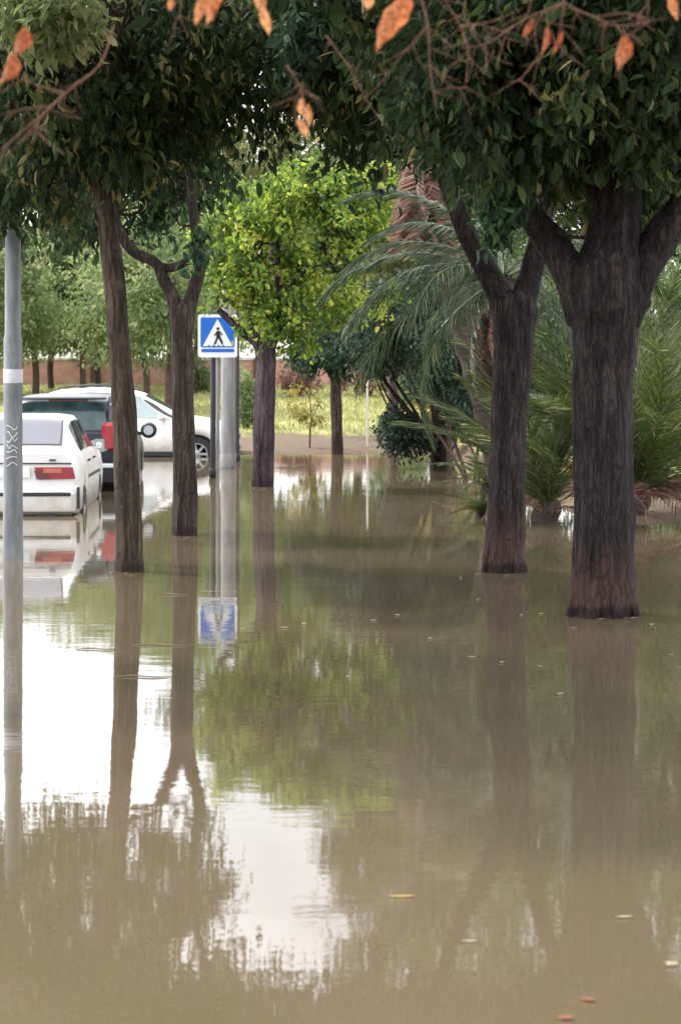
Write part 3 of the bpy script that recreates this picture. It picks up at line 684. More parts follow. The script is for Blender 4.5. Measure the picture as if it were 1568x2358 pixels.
tree('tree', 'massive dark trunk dividing into heavy limbs, reddish at the waterline, at the right', D5, [
    ([(1383,1500,90),(1383,1440,86),(1383,1400,78),(1384,1330,72),(1385,1200,69),(1386,1000,69),(1388,850,72),(1391,750,80),(1393,690,92),(1398,620,84),(1410,550,62),(1424,460,50),(1430,380,43),(1432,250,34),(1420,80,28),(1400,-120,22),(1385,-400,12)], fl5),
    ([(1352,740,44,.03),(1328,655,46),(1280,575,38),(1225,500,32),(1180,420,23),(1140,330,18),(1080,220,12),(1020,120,8)], None),
    ([(1428,740,46),(1457,650,50),(1512,560,42),(1566,480,36),(1625,400,26),(1710,280,20),(1800,100,12)], None),
    ([(1400,480,30,.05),(1350,400,20,.3),(1330,300,14,.5),(1300,150,9,.8)], None)], M_bark_dark,
    [dict(name='crown', blobs=[blob(1420,110,D5,420,230,1.9,330), blob(1150,180,D5-.6,230,190,1.3,220), blob(1540,250,D5-.3,150,90,.9,90), blob(1300,-450,D5,900,420,3.0,400),
                               blob(1250,270,D5+.3,150,70,.6,70), blob(1250,330,D5+.2,330,60,1.0,26), blob(1340,400,D5+.8,190,70,.6,44), blob(1510,400,D5+.8,70,60,.5,16), blob(1000,60,D5,180,150,1.2,110)], mat=M_leaf_dark, leaf=.135, per=38, fine=True, aspect=.40, srad=.27, tone_c=.53, tone_s=.36, gap=.38, droop=1.0),
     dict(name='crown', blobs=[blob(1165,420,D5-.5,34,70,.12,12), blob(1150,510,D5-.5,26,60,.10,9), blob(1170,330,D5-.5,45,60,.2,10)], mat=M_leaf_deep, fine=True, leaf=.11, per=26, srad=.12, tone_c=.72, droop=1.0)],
    (P(1383,0,D5).x, D5, -.27), tw=110, roots=[(-1.9,.16,.2),(-1.2,.16,.2),(-.4,.14,.2),(-2.7,.14,.2),(.4,.12,.2),(2.0,.1,.2)])
D4 = WD(1316)
tree('tree', 'dark forked tree with a narrow straight stem, just left of the massive trunk', D4, [
    ([(1160,1400,56),(1160,1340,54),(1161,1300,48),(1164,1230,42),(1168,1100,40),(1174,950,41),(1180,850,43),(1185,770,47),(1188,715,52),(1190,670,44)], fl4),
    ([(1172,760,30),(1155,690,31),(1118,620,28),(1080,550,24),(1050,475,20),(1018,400,17),(985,320,13),(950,200,9),(930,50,6)], None),
    ([(1196,750,34),(1208,680,32),(1226,615,27),(1240,550,23),(1262,465,20),(1290,380,16),(1300,250,11),(1290,100,8)], None)], M_bark_dark,
    [dict(name='crown', blobs=[blob(980,130,D4,300,180,1.6,330), blob(1180,160,D4+.4,260,190,1.4,190), blob(880,-250,D4,420,260,2.6,260), blob(760,110,D4+.2,160,150,1.2,130), blob(900,330,D4,200,60,1,16)], mat=M_leaf_dark, leaf=.13, per=38, fine=True, aspect=.40, srad=.28, tone_c=.45, tone_s=.34, gap=.38, droop=1.0),
     dict(name='crown', blobs=[blob(690,95,D4-1,45,75,.2,14)], mat=M_leaf_teal, fine=True, leaf=.12, per=30, srad=.14, tone_c=.8, droop=1)],  # small lit cluster, its light painted in with a lighter leaf tone
    (P(1160,0,D4).x, D4, -.27), tw=90, roots=[(-1.9,.1,.14),(-1.1,.12,.14),(-.2,.1,.14),(-2.8,.1,.14)])
D1 = WD(1315)
tree('tree', 'slender leaning trunk with mottled grey brown bark, in front of the dark blue car', D1, [
    ([(300,1400,34),(299,1315,32),(296,1200,30),(290,1000,27),(280,850,25),(268,700,24),(256,580,23),(246,490,22),(228,400,20),(195,300,17),(155,200,13),(120,50,9),(100,-150,6)], fl4),
    ([(240,450,14),(250,380,13),(262,300,11),(295,200,9),(325,60,7),(330,-100,5)], None),
    ([(215,360,12),(150,330,10),(90,290,8),(20,230,6)], None)], M_bark_t1,
    [dict(name='crown', blobs=[blob(130,220,D1,250,180,1.6,250), blob(330,120,D1+.3,210,160,1.4,150), blob(30,440,D1+1.2,150,120,.9,90), blob(150,-250,D1,520,280,2.8,230), blob(250,330,D1,120,60,.8,60), blob(540,120,D1+.3,220,135,1.3,150), blob(480,260,D1+.3,240,60,.9,26), blob(380,330,D1,200,50,.8,16)], mat=M_leaf_dark, leaf=.125, per=38, fine=True, aspect=.40, srad=.26, tone_c=.52, tone_s=.36, gap=.3, droop=1.1),
     dict(name='crown', blobs=[blob(110,40,D1-2,130,60,.6,50)], mat=M_leaf_far, fine=True, leaf=.12, per=34, srad=.18, tone_c=.72, droop=1.1)],  # sunlit leaves at top left, their brightness put in by a paler leaf colour
    (P(299,0,D1).x, D1, -.27), tw=80)
D2t = WD(1232)
tree('tree', 'smaller tree forking low into two curved limbs, between the leaning trunk and the crossing sign', D2t, [
    ([(427,1310,31),(427,1232,29),(426,1120,27),(424,1000,25),(421,880,24),(419,790,25),(422,735,26),(426,690,14)], fl4),
    ([(414,760,18),(400,690,16),(378,645,14),(358,605,12),(305,578,12),(278,535,12),(262,490,11),(240,400,10),(200,280,8),(150,150,6)], None),
    ([(428,755,18),(440,690,17),(455,645,15),(460,595,14),(450,520,12),(441,430,11),(452,330,9),(478,200,7),(500,50,5)], None),
    ([(352,606,9),(380,617,10),(410,613,10),(428,602,8)], None)], M_bark_t2,
    [dict(name='crown', blobs=[blob(430,60,D2t,240,130,1.7,150), blob(110,450,D2t+.6,160,110,1.0,80), blob(730,0,D2t+.4,240,130,1.5,140), blob(450,-250,D2t,520,280,2.8,200), blob(20,300,D2t+1,150,160,1.2,110)], mat=M_leaf_dark, leaf=.125, per=38, fine=True, aspect=.40, srad=.28, tone_c=.52, tone_s=.36, gap=.4, droop=1.0),
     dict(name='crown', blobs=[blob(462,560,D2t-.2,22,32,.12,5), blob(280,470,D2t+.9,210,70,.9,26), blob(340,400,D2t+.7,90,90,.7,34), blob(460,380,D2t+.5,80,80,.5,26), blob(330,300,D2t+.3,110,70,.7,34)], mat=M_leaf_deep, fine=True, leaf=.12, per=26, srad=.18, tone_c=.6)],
    (P(427,0,D2t).x, D2t, -.27), tw=80)
D3 = WD(1120)
tree('tree', 'small tree with a bright lime green crown and purplish trunk right of the crossing sign', D3, [
    ([(606,1160,24),(606,1120,23),(607,1040,23),(609,950,23),(612,860,23),(613,810,24),(610,785,20)], fl4),
    ([(604,830,14),(592,788,13),(562,768,10),(532,740,9),(503,713,7)], None),
    ([(610,820,12),(590,770,10),(580,720,8),(590,650,7),(600,560,6),(590,470,5)], None),
    ([(620,815,12),(650,730,9),(690,640,7),(740,560,5)], None),
    ([(615,810,10),(640,700,8),(640,560,6),(650,450,4)], None)], M_bark_pur,
    [dict(name='crown', blobs=[blob(610,600,D3,125,130,.75,75), blob(700,500,D3,150,110,.8,75), blob(800,480,D3+.1,90,70,.6,34), blob(560,520,D3,80,90,.6,32), blob(640,730,D3-.1,90,55,.5,28), blob(560,690,D3-.1,70,50,.5,20), blob(730,640,D3,80,90,.6,30), blob(690,430,D3,90,50,.5,20), blob(850,560,D3,70,60,.5,18), blob(520,600,D3,45,70,.4,12), blob(760,410,D3+.3,90,60,.5,20), blob(520,430,D3+.6,60,50,.4,12), blob(780,700,D3,60,40,.4,12), blob(890,450,D3+.5,60,70,.5,16), blob(480,520,D3+.4,40,70,.4,9), blob(700,780,D3,50,25,.3,7), blob(860,690,D3+.2,45,40,.3,8)],
          mat=M_leaf_lime, leaf=.095, aspect=.6, per=48, fine=True, srad=.19, tone_c=.47, tone_s=.44, droop=.4, gap=.25)],
    (P(606,0,D3).x, D3, -.27), tw=70)
tree('tree', 'tall olive green tree rising behind the lime green crown', 50, [
    ([(612,1010,12),(612,800,11),(625,600,10),(640,450,7),(640,330,4)], None), ([(642,640,7),(600,500,5),(560,420,3)], None), ([(642,600,7),(700,480,5),(760,400,3)], None)], M_bark_far,
    [dict(name='crown', blobs=[blob(540,380,50,170,110,1.8,190), blob(700,360,50,130,95,1.8,150), blob(820,400,50,90,70,1.2,60)], mat=M_leaf_olive, leaf=.13, per=42, srad=.28, tone_c=.5, tone_s=.34, gap=.1)], ((612-CX)*50/F,50,gz((612-CX)*50/F,50)), tw=30)
# dark small tree on the far bank
D6 = WD(1046)
tree('tree', 'small dark-crowned tree on the far bank, left of the leaning stems', D6, [
    ([(778,1090,15),(777,1046,14),(775,960,13),(773,900,13),(772,850,12)], None),
    ([(772,880,8),(740,830,6),(700,790,4)], None), ([(773,880,8),(810,820,6),(860,780,4)], None), ([(773,880,8),(775,800,6),(780,740,4)], None)], M_bark_t1,
    [dict(name='crown', blobs=[blob(780,800,D6,100,55,1.0,85), blob(870,790,D6,70,60,.9,50), blob(700,815,D6,45,35,.6,20)], mat=M_leaf_deep, leaf=.11, per=50, srad=.2, tone_c=.35)],
    (P(777,0,D6).x, D6, -.05), tw=30)
# sapling
Dz = 44.5
sp_ = thing('sapling', 'thin young sapling with sparse yellow green leaves on the brown bank', 'sapling', tuple(P(715,1005,Dz)))
mb = MB(); mb.tube([P(713,1040,Dz),P(714,1000,Dz),P(716,950,Dz),P(712,905,Dz)], [.02,.018,.013,.006], 6, wob=0); mb.tube([P(715,965,Dz),P(738,930,Dz)], [.01,.005], 5, wob=0); mb.build('trunk', M_bark_far, sp_)
crown('crown', [blob(700,930,Dz,42,40,.3,16), blob(715,965,Dz,36,20,.25,7)], M_leaf_yel, sp_, leaf=.10, per=16, srad=.12, seed=77)
# pale stake
Dk = 45.0; q = P(846,0,Dk)
tk = thing('stake', 'thin pale stake standing upright on the lawn', 'stake', (q.x, Dk, gz(q.x,Dk)))
mb = MB(); mb.lathe([(.022,gz(q.x,Dk)-.05),(.02,P(0,862,Dk).z),(.008,P(0,858,Dk).z)], (q.x,Dk,0), 10); mb.build('shaft', M_cop, tk)

# ---------------------------------------------------------------- far trees
far_spots = [(83,63,5,1.1),(120,66,4.5,1.05),(194,63,4,1.05),(229,66,4,1.12),(335,58,8,1.15),(388,56,9,1.2),(20,64,5,.95),(-40,60,6,1.1),(455,64,6,1.2),(-130,63,6,1.1),(540,70,7,1.25),(610,73,7,1.45),(500,72,7,1.5),(720,74,7,1.5),(820,75,7,1.6),(930,73,7,1.55),(1030,72,7,1.4),(300,70,7,1.45)]
far_labels = ['far tree over the wall with a thin trunk just right of the lamp post','second thin far trunk counted from the grey lamp post','far tree with thin trunk nearest behind the white saloon','far tree with thin trunk just left of the leaning trunk','far tree with thicker dark trunk right of the leaning trunk','far tree with thick reddish trunk left of the forked tree','far tree directly behind the grey lamp post','far tree cut by the left edge of the picture','far tall tree behind the curved limbs of the forked tree','far tree beyond the left edge','far tall tree behind the crossing sign','far tree behind the lime crown','high far tree above the crossing sign','high far tree behind the right half of the lime crown','far tree behind the small dark tree on the bank','far tree behind the leaning dark stems','far tree rising behind the tall palm','high far tree seen between leaning trunk and its neighbour']
protos = []
for v in range(3):
    t = thing('tree', 'x', 'tree', (0,0,0), 'trees along the far wall')
    rg = random.Random(v+20); mb = MB()
    mb.tube([(0,0,-.2),(.05,0,.6),(-.03,.05,1.3),(.05,0,2.1),(0,0,3.2)], [.10,.085,.075,.07,.04], 10, seed=v)
    for q in range(6):
        a = q*1.05+v; mb.tube([(0,0,1.5+q*.2),(math.cos(a)*.5,math.sin(a)*.5,2.1+q*.25),(math.cos(a)*1.0,math.sin(a)*1.0,2.6+q*.35)], [.045,.03,.012], 6, seed=q)
    mb.build('trunk', M_bark_far, t)
    bl = [((rg.uniform(-.3,.3), rg.uniform(-.3,.3), 2.7),(1.55,1.4,1.75),180)]
    for q in range(6):
        a = rg.uniform(0,6.28); bl.append(((math.cos(a)*1.0,math.sin(a)*1.0,rg.uniform(1.4,4.0)),(.8,.8,.55),34))
    crown('crown', bl, M_leaf_far, t, leaf=.12, aspect=.5, per=42, srad=.27, seed=v+60, tone_c=.5, tone_s=.28, droop=.5, gap=.15)
    protos.append(t)
rr = random.Random(3)
for i, (xx, Df, _, sc) in enumerate(far_spots):
    X = (xx-CX)*Df/F; loc = (X, Df, gz(X, Df)); o = protos[i % 3]
    if i < 3:
        o.location = loc; o.rotation_euler = (0,0,rr.uniform(0,6)); o.scale = (sc,)*3; o['label'] = far_labels[i]
    else: copy_tree(protos[i % 3], loc, rr.uniform(0,6), sc*rr.uniform(.95,1.08), far_labels[i])

# ---------------------------------------------------------------- palms
def frond_mesh(name, L, droop, leaf, mat, seed, hang=.5, nl=42, width=.022, parent=None, start=.12, tone_c=.5, rnd=.1, fwd=0):
    """frond along +X from the origin, rachis bending down; returns the object"""
    rng = np.random.default_rng(seed); V, T, To = [], [], []; n0 = 0
    m = 26; pts = [np.zeros(3)]; el = 0.0
    for i in range(m):
        el = -droop*((i+1)/m)**1.3; pts.append(pts[-1]+np.array([math.cos(el),0,math.sin(el)])*L/m)
    pts = np.array(pts)
    def at(u):
        f = u*m; i = min(int(f), m-1); return pts[i]+(pts[i+1]-pts[i])*(f-i), unit((pts[i+1]-pts[i])[None])[0]
    # rachis: 4-sided tapered strip
    for i in range(m+1):
        r_ = .017*(1-i/m*.85); p = pts[i]
        V += [p+[0,r_,0], p+[0,0,r_], p+[0,-r_,0], p+[0,0,-r_*.6]]
    for i in range(m):
        for k_ in range(4):
            a, b_ = i*4+k_, i*4+(k_+1) % 4; T += [(a,b_,b_+4),(a,b_+4,a+4)]; To += [.85,.85]
    n0 = len(V)
    for j in range(nl):
        u = start+(1-start)*(j+.5)/nl; p, tg = at(u)
        ll = leaf*(.35+.65*math.sin(PI*min(1, .12+u*.88))**.6)*rng.uniform(.85,1.1)
        for sd in (-1, 1):
            out = np.array([0,sd,0]); fw = .55+fwd+.6*u+rng.normal()*.08
            d0 = tg*fw+out*(1-.3*u)+np.array([0,0,.25-hang*.5])+rng.normal(size=3)*rnd; d0 /= np.linalg.norm(d0)
            d1 = d0+np.array([0,0,-hang*rng.uniform(.6,1.5)]); d1 /= np.linalg.norm(d1)
            a = p; q1 = a+d0*ll*.45; q2 = q1+d1*ll*.55
            s = np.cross(d0, [0,0,1.]); s = s/np.linalg.norm(s)*.5+np.cross(s, d0)*.35*sd; s = s/np.linalg.norm(s)*width*.5
            V += [a-s*.5, a+s*.5, q1-s, q1+s, q2]
            T += [(n0,n0+1,n0+3),(n0,n0+3,n0+2),(n0+2,n0+3,n0+4)]; c = min(1, max(0, rng.normal(tone_c,.22))); To += [c]*3; n0 += 5
    return tri_mesh(name, np.array(V), np.array(T), np.array(To), mat, None)
def palm(label, base, top, r0, fronds, kinds, seed, cat='palm', trunk=True, name='palm_tree'):
    """fronds: list of (azimuth deg, elevation deg, kind, scale); kinds: dict kind -> frond args"""
    t = thing(name, label, cat, base)
    if trunk:
        mb = MB(); a = Vector(base); b_ = Vector(top)
        n = 9; pts = [a.lerp(b_, i/n)+Vector((.05*math.sin(i*.8),0,0)) for i in range(n+1)]
        mb.tube(pts, [r0*1.25]+[r0]*(n-1)+[r0*.8], 16, wob=.12, flute=lambda q, an: .08*math.sin(q*70)+.05*math.sin(an*6+q*40), sub=8)
        mb.build('trunk', M_palmtrunk, t)
    else:
        mb = MB(); a = Vector(base)
        mb.tube([a-Vector((0,0,.1)), a+Vector((0,0,.12)), a+Vector((0,0,.3))], [r0,r0*1.1,r0*.5], 12, wob=.3); mb.build('stump', M_palmtrunk, t)
    src = {}; rg = random.Random(seed); off = Vector(top)-Vector(base)
    for (az, el, kd, sc) in fronds:
        key = (kd, rg.randrange(2))
        if key in src: o = src[key].copy(); COL.objects.link(o)
        else:
            o = frond_mesh('frond', seed=seed*10+key[1]+hash_(kd), **kinds[kd]); src[key] = o
        o.parent = t
        M_ = Matrix.Translation(off) @ Matrix.Rotation(math.radians(az), 4, 'Z') @ Matrix.Rotation(-math.radians(el), 4, 'Y') @ Matrix.Rotation(rg.uniform(-.9,.9), 4, 'X') @ Matrix.Scale(sc*rg.uniform(.9,1.1), 4)
        o.matrix_local = M_
    return t
M_palmtrunk = noisy('palm_trunk', (.02,.016,.012), (.065,.048,.035), 9, .9, .8, .03, (1,1,2.5))
KG = dict(L=2.3, droop=1.5, leaf=.46, mat=M_frond, hang=1.2, nl=66, width=.015, rnd=.2)
KG2 = dict(L=2.1, droop=1.1, leaf=.40, mat=M_frond, hang=.8, nl=60, width=.015, rnd=.2)
KD = dict(L=1.5, droop=.8, leaf=.36, mat=M_frond_dry, hang=.7, nl=36, width=.026)
rg = random.Random(11)
# azimuth 180 = towards the left of the picture, 270 = towards the camera
DA = 26.6; ba = P(1168, 1195, DA); ta = P(1160, 640, DA)
fr = [(a, e, 'g', s) for a, e, s in ((180,40,1),(195,22,1.05),(170,10,1),(205,-5,1),(185,-28,.95),(225,20,.9),(160,30,1),(240,-10,.8),(150,-5,.9),(215,50,.9),(185,62,.95),(200,-45,.85),(175,-60,.7),(90,40,.9),(60,20,1),(30,40,1),(0,30,1),(330,20,1),(300,35,.9),(10,-10,1),(345,-25,1),(120,60,.9),(40,-20,.9),(270,55,.8))]
fr += [(a, e, 'd', .9) for a, e in ((190,-55),(205,-62),(170,-60),(190,-70),(230,-75),(150,-70),(260,-72),(210,-62))]
palm('drooping feather palm left of the two dark right trunks, hanging over the water', ba, ta, .16, fr, dict(g=KG, d=KD), 3)
DB = 30.5; bb = P(1165, 1085, DB); bb.z = gz(bb.x, DB); tb = P(975, 330, DB)
fr = [(a, e, 'g', .9) for a, e in ((180,50),(120,60),(60,40),(0,40),(300,50),(240,55),(210,30),(30,20),(330,20),(150,20))]
fr += [(a, e, 'd', s) for a, e, s in ((180,-58,1),(200,-66,1.15),(220,-72,1.1),(240,-80,1.2),(260,-70,1.1),(280,-78,1.2),(300,-70,1.1),(320,-74,1.2),(170,-78,1.2),(0,-66,1),(230,-55,.9),(270,-60,1),(190,-80,1.3),(250,-84,1.35),(310,-84,1.3),(340,-70,1.1))]
palm('tall palm with a shaggy skirt of reddish brown dead fronds above the far bank', bb, tb, .17, fr, dict(g=KG2, d=dict(KD, L=1.2)), 5)
KC = dict(L=2.9, droop=.85, leaf=.55, mat=M_frond_y, hang=.25, nl=70, width=.012, start=.06, rnd=.16, fwd=.55)
DC = 26.8; bc = P(1462, 1187, DC); bc.z = gz(bc.x, DC)-.02
fr = [(rg.uniform(0,360), rg.uniform(40,88), 'c', rg.uniform(.7,1.1)) for _ in range(52)]
fr += [(a, e, 'c', s) for a, e, s in ((0,30,.8),(345,45,.9),(15,60,1),(340,20,.6),(180,55,.9),(190,70,1),(200,40,.7),(270,70,.8),(300,60,.9),(320,35,.75),(10,12,.55),(330,8,.5),(0,75,1),(20,45,.9))]
palm('big clump of arching yellow green fronds rising from the bank behind the massive right trunk', bc, bc+Vector((0,0,.22)), .2, fr+[(a, e, 'd', 1.0) for a, e in ((0,20),(200,25),(300,15),(340,30),(30,25),(250,20),(180,40),(10,35))], dict(c=KC, d=dict(KD, droop=1.3)), 7, trunk=False, name='palm_clump')
DD = 26.0; bd = P(1262, 1212, DD); bd.z = .0
fr = [(rg.uniform(0,360), rg.uniform(50,88), 'c', rg.uniform(.5,.95)) for _ in range(34)]+[(180,50,'c',.45),(200,35,'c',.4),(165,60,'c',.6),(250,45,'c',.4),(300,50,'c',.5),(0,40,'c',.5),(180,25,'d',.5),(300,20,'d',.5),(220,30,'d',.5)]
palm('lower clump of fronds between the two dark right trunks', bd, bd+Vector((0,0,.15)), .16, fr, dict(c=dict(KC, L=2.3, leaf=.46), d=dict(KD, droop=1.2)), 9, trunk=False, name='palm_clump')
DE = 31.5; be = P(1128, 1125, DE); be.z = .02
fr = [(rg.uniform(0,360), rg.uniform(5,60), 'c', rg.uniform(.22,.42)) for _ in range(26)]
palm('low sprawling clump of green fronds at the water edge left of the narrow dark trunk', be, be+Vector((0,0,.1)), .10, fr, dict(c=dict(KC, L=2.2, leaf=.36)), 13, trunk=False, name='palm_clump')
DF = 27.0; bf = P(1110, 1200, DF); bf.z = -.02
fr = [(rg.uniform(120,300), rg.uniform(10,60), 'c', rg.uniform(.2,.38)) for _ in range(12)]
palm('sparse green shoots in the water against the narrow dark trunk', bf, bf+Vector((0,0,.08)), .06, fr, dict(c=dict(KC, L=1.8, leaf=.34)), 15, trunk=False, name='palm_clump')

# ---------------------------------------------------------------- shrubs on the right bank
def shrub(label, blobs, mat, base, leaf=.1, seed=1, stems=None, per=45, tone=.45, name='shrub', cat='shrub', srad=.2):
    t = thing(name, label, cat, base)
    mb = MB(); b0 = Vector(base)
    if stems: 
        for (pts, r_) in stems: mb.tube(pts, r_, 8, wob=.05)
    else:
        rg_ = random.Random(seed)
        for q in range(6): mb.tube([b0+Vector((0,0,-.05)), b0+Vector((rg_.uniform(-.25,.25),rg_.uniform(-.2,.2),.4)), Vector(blobs[q % len(blobs)][0])+Vector((rg_.uniform(-.3,.3),0,rg_.uniform(-.2,.2)))], [.035,.025,.012], 6, wob=0)
    mb.build('stems', M_bark_dark if stems else M_bark_far, t)
    crown('foliage', blobs, mat, t, leaf=leaf, per=per, srad=srad, seed=seed, tone_c=tone)
    return t
Dl = 38.0
def gp(x, D): X = (x-CX)*D/F; return (X, D, gz(X, D))
stems = []
for (x0,y0,x1,y1,r_) in ((985,1012,888,880,.045),(988,1015,915,885,.04),(990,1015,948,880,.045),(975,1010,900,900,.03),(960,1000,893,915,.025),(940,990,890,930,.02),(1000,1015,985,900,.03)):
    stems.append(([P(x0,y0+25,Dl), P(x0,y0,Dl), P((x0+x1)/2+5,(y0+y1)/2,Dl), P(x1,y1,Dl), P(x1-25,y1-60,Dl)], [r_*1.2,r_,r_*.8,r_*.65,r_*.4]))
shrub('multi-stemmed shrub whose dark stems lean left over a bushy dark base on the far bank', [blob(920,985,Dl,40,42,.5,44), blob(950,1010,Dl,40,28,.4,22), blob(880,800,Dl,80,55,.8,60), blob(990,790,Dl,90,70,.9,75)], M_leaf_teal, gp(975,Dl), stems=stems, seed=31, tone=.35)
shrub('blue green bush behind the narrow dark trunk', [blob(1060,800,35,110,80,.9,110), blob(960,700,35.5,110,90,.9,90), blob(1090,640,36,90,100,.9,80), blob(850,770,35.5,80,55,.7,40), blob(1010,870,35,60,40,.6,34), blob(1080,930,35,50,60,.6,40)], M_leaf_teal, gp(1070,35), seed=32, tone=.5)
shrub('reddish twiggy bush near the far wall right of the lime tree trunk', [blob(690,872,62,55,24,.7,30)], M_frond_dry, gp(690,62), seed=33, leaf=.12)
shrub('pinkish dry bush near the far wall right of the small dark tree', [blob(850,880,63,60,20,.7,24)], M_frond_dry, gp(850,63), seed=34, leaf=.12)
shrub('small green bush on the lawn just right of the pale grey post', [blob(570,900,50,22,62,.4,26), blob(566,960,50,26,24,.4,12)], M_leaf_far, gp(570,50), seed=36, leaf=.1, tone=.45)
shrub('low green bush against the far wall between the forked tree and the sign', [blob(468,870,64,26,34,.6,18)], M_leaf_far, gp(468,64), seed=37, leaf=.12, tone=.4)
shrub('dark bush beside the far wall behind the pale stake', [blob(910,850,60,60,40,.8,40), blob(960,900,58,40,50,.7,30)], M_leaf_far, gp(915,60), seed=38, leaf=.12, tone=.3)
shrub('yellowing bush on the bank behind the leaning stems', [blob(1015,930,42,50,50,.7,46), blob(1060,960,42,40,40,.5,26)], M_leaf_yel, gp(1020,42), seed=35, leaf=.1)
tree('tree', 'broad mid green tree on the right bank behind the frond clumps', 36, [
    ([(1270,1090,16),(1268,1000,15),(1272,900,14),(1270,780,10)], None), ([(1270,920,9),(1220,820,7),(1190,740,4)], None), ([(1270,900,9),(1340,800,7),(1400,720,4)], None)], M_bark_far,
    [dict(name='crown', blobs=[blob(1270,720,36,180,150,1.5,230), blob(1240,900,36,110,110,1.0,100), blob(1130,760,37,100,90,1,70)], mat=M_leaf_far, leaf=.11, per=45, srad=.24, tone_c=.35, gap=.1)], gp(1270,36), tw=40)
tree('tree', 'bright green tree at the right edge behind the massive trunk', 37, [
    ([(1560,1090,18),(1556,1000,16),(1562,900,15),(1560,760,10)], None), ([(1560,900,9),(1500,800,7),(1470,720,4)], None), ([(1560,900,9),(1640,800,7),(1700,720,4)], None)], M_bark_far,
    [dict(name='crown', blobs=[blob(1540,720,37,150,170,1.5,220), blob(1560,920,36,140,110,1.1,130), blob(1680,700,37,160,180,1.4,120)], mat=M_leaf_far, leaf=.11, per=45, srad=.24, tone_c=.6, gap=.1)], gp(1558,37), tw=40)

tree('tree', 'tall dark tree behind the drooping palm, its crown high above the far bank', 38.5, [
    ([(1010,1090,22),(1012,900,20),(1005,700,19),(1000,500,17),(985,200,12),(980,-50,6)], None), ([(1002,560,12),(940,400,9),(860,200,6),(820,50,4)], None), ([(1000,480,12),(1080,350,9),(1180,200,6)], None)], M_bark_t2,
    [dict(name='crown', blobs=[blob(930,200,38.5,180,190,2.2,260), blob(1090,260,38.5,170,230,2.0,260), blob(980,-120,38.5,240,220,2.4,220), blob(835,330,38.5,80,100,.9,44)], mat=M_leaf_dark, leaf=.13, per=45, srad=.3, tone_c=.55, tone_s=.32, gap=.15)], gp(1010,38.5), tw=50)
tree('tree', 'yellowish olive tree between the lime green crown and the tall palm skirt', 46, [
    ([(905,1040,13),(905,850,12),(903,700,11),(900,550,8),(898,400,5)], None), ([(904,700,7),(860,600,5),(830,520,3)], None), ([(903,660,7),(950,560,5),(1000,500,3)], None)], M_bark_far,
    [dict(name='crown', blobs=[blob(900,480,46,130,130,1.6,190), blob(990,430,46,120,120,1.5,150), blob(850,330,46,120,100,1.3,110), blob(880,620,46,70,60,1.0,40)], mat=M_leaf_olive, leaf=.13, per=42, srad=.27, tone_c=.5, tone_s=.34, gap=.08)], gp(905,46), tw=30)
tree('tree', 'tall dark tree filling the background between the two right trunks', 41, [
    ([(1250,1090,22),(1252,900,20),(1245,700,19),(1250,500,17),(1255,200,12),(1250,-50,6)], None), ([(1250,560,12),(1200,400,9),(1150,200,6)], None), ([(1250,480,12),(1330,350,9),(1400,200,6)], None)], M_bark_t2,
    [dict(name='crown', blobs=[blob(1280,250,41,220,250,2.2,480), blob(1250,560,41,170,150,1.6,170), blob(1300,-120,41,300,220,2.4,220)], mat=M_leaf_dark, leaf=.13, per=45, srad=.3, tone_c=.55, tone_s=.32, gap=.1)], gp(1250,41), tw=50)
tree('tree', 'tall dark tree at the right edge beyond the frond clumps', 40, [
    ([(1600,1090,22),(1602,900,20),(1595,700,19),(1600,500,17),(1600,200,12),(1600,-50,6)], None), ([(1600,560,12),(1540,400,9),(1500,200,6)], None), ([(1600,480,12),(1680,350,9),(1750,200,6)], None)], M_bark_t2,
    [dict(name='crown', blobs=[blob(1580,280,40,200,260,2.2,480), blob(1560,560,40,170,140,1.6,150), blob(1600,-120,40,300,220,2.4,220)], mat=M_leaf_dark, leaf=.13, per=45, srad=.3, tone_c=.6, tone_s=.32, gap=.1)], gp(1600,40), tw=50)

# ---------------------------------------------------------------- overhanging tree whose twigs reach into the top of the picture
ov = thing('tree', 'overhanging tree with reddish bare twigs and dry orange leaves along the top edge', 'tree', (3.6,5.5,-.27))
mb = MB()
mb.tube([(3.6,5.5,-.27),(3.55,5.5,1),(3.5,5.6,2.4),(3.1,5.9,3.5),(2.2,6.4,4.2),(1.2,6.9,4.6),(0,7.2,4.8),(-1.4,7.4,4.7),(-2.4,7.6,4.3)], [.2,.17,.15,.12,.09,.07,.055,.04,.02], 14, wob=.06)
mb.tube([(3.4,5.6,2.8),(4.2,5.0,4.0),(4.6,4.2,5.5)], [.11,.08,.03], 10)
mb.build('trunk', M_bark_t2, ov)
def tw_px(m_, pts, D, r_):
    a = [P(x, y, D+(0 if len(p_) < 3 else p_[2])) for p_ in pts for x, y in [p_[:2]]]
    m_.tube(a, [r_*(1-.65*i/max(1, len(a)-1)) for i in range(len(a))], 5, wob=0, sub=4)
mb = MB()
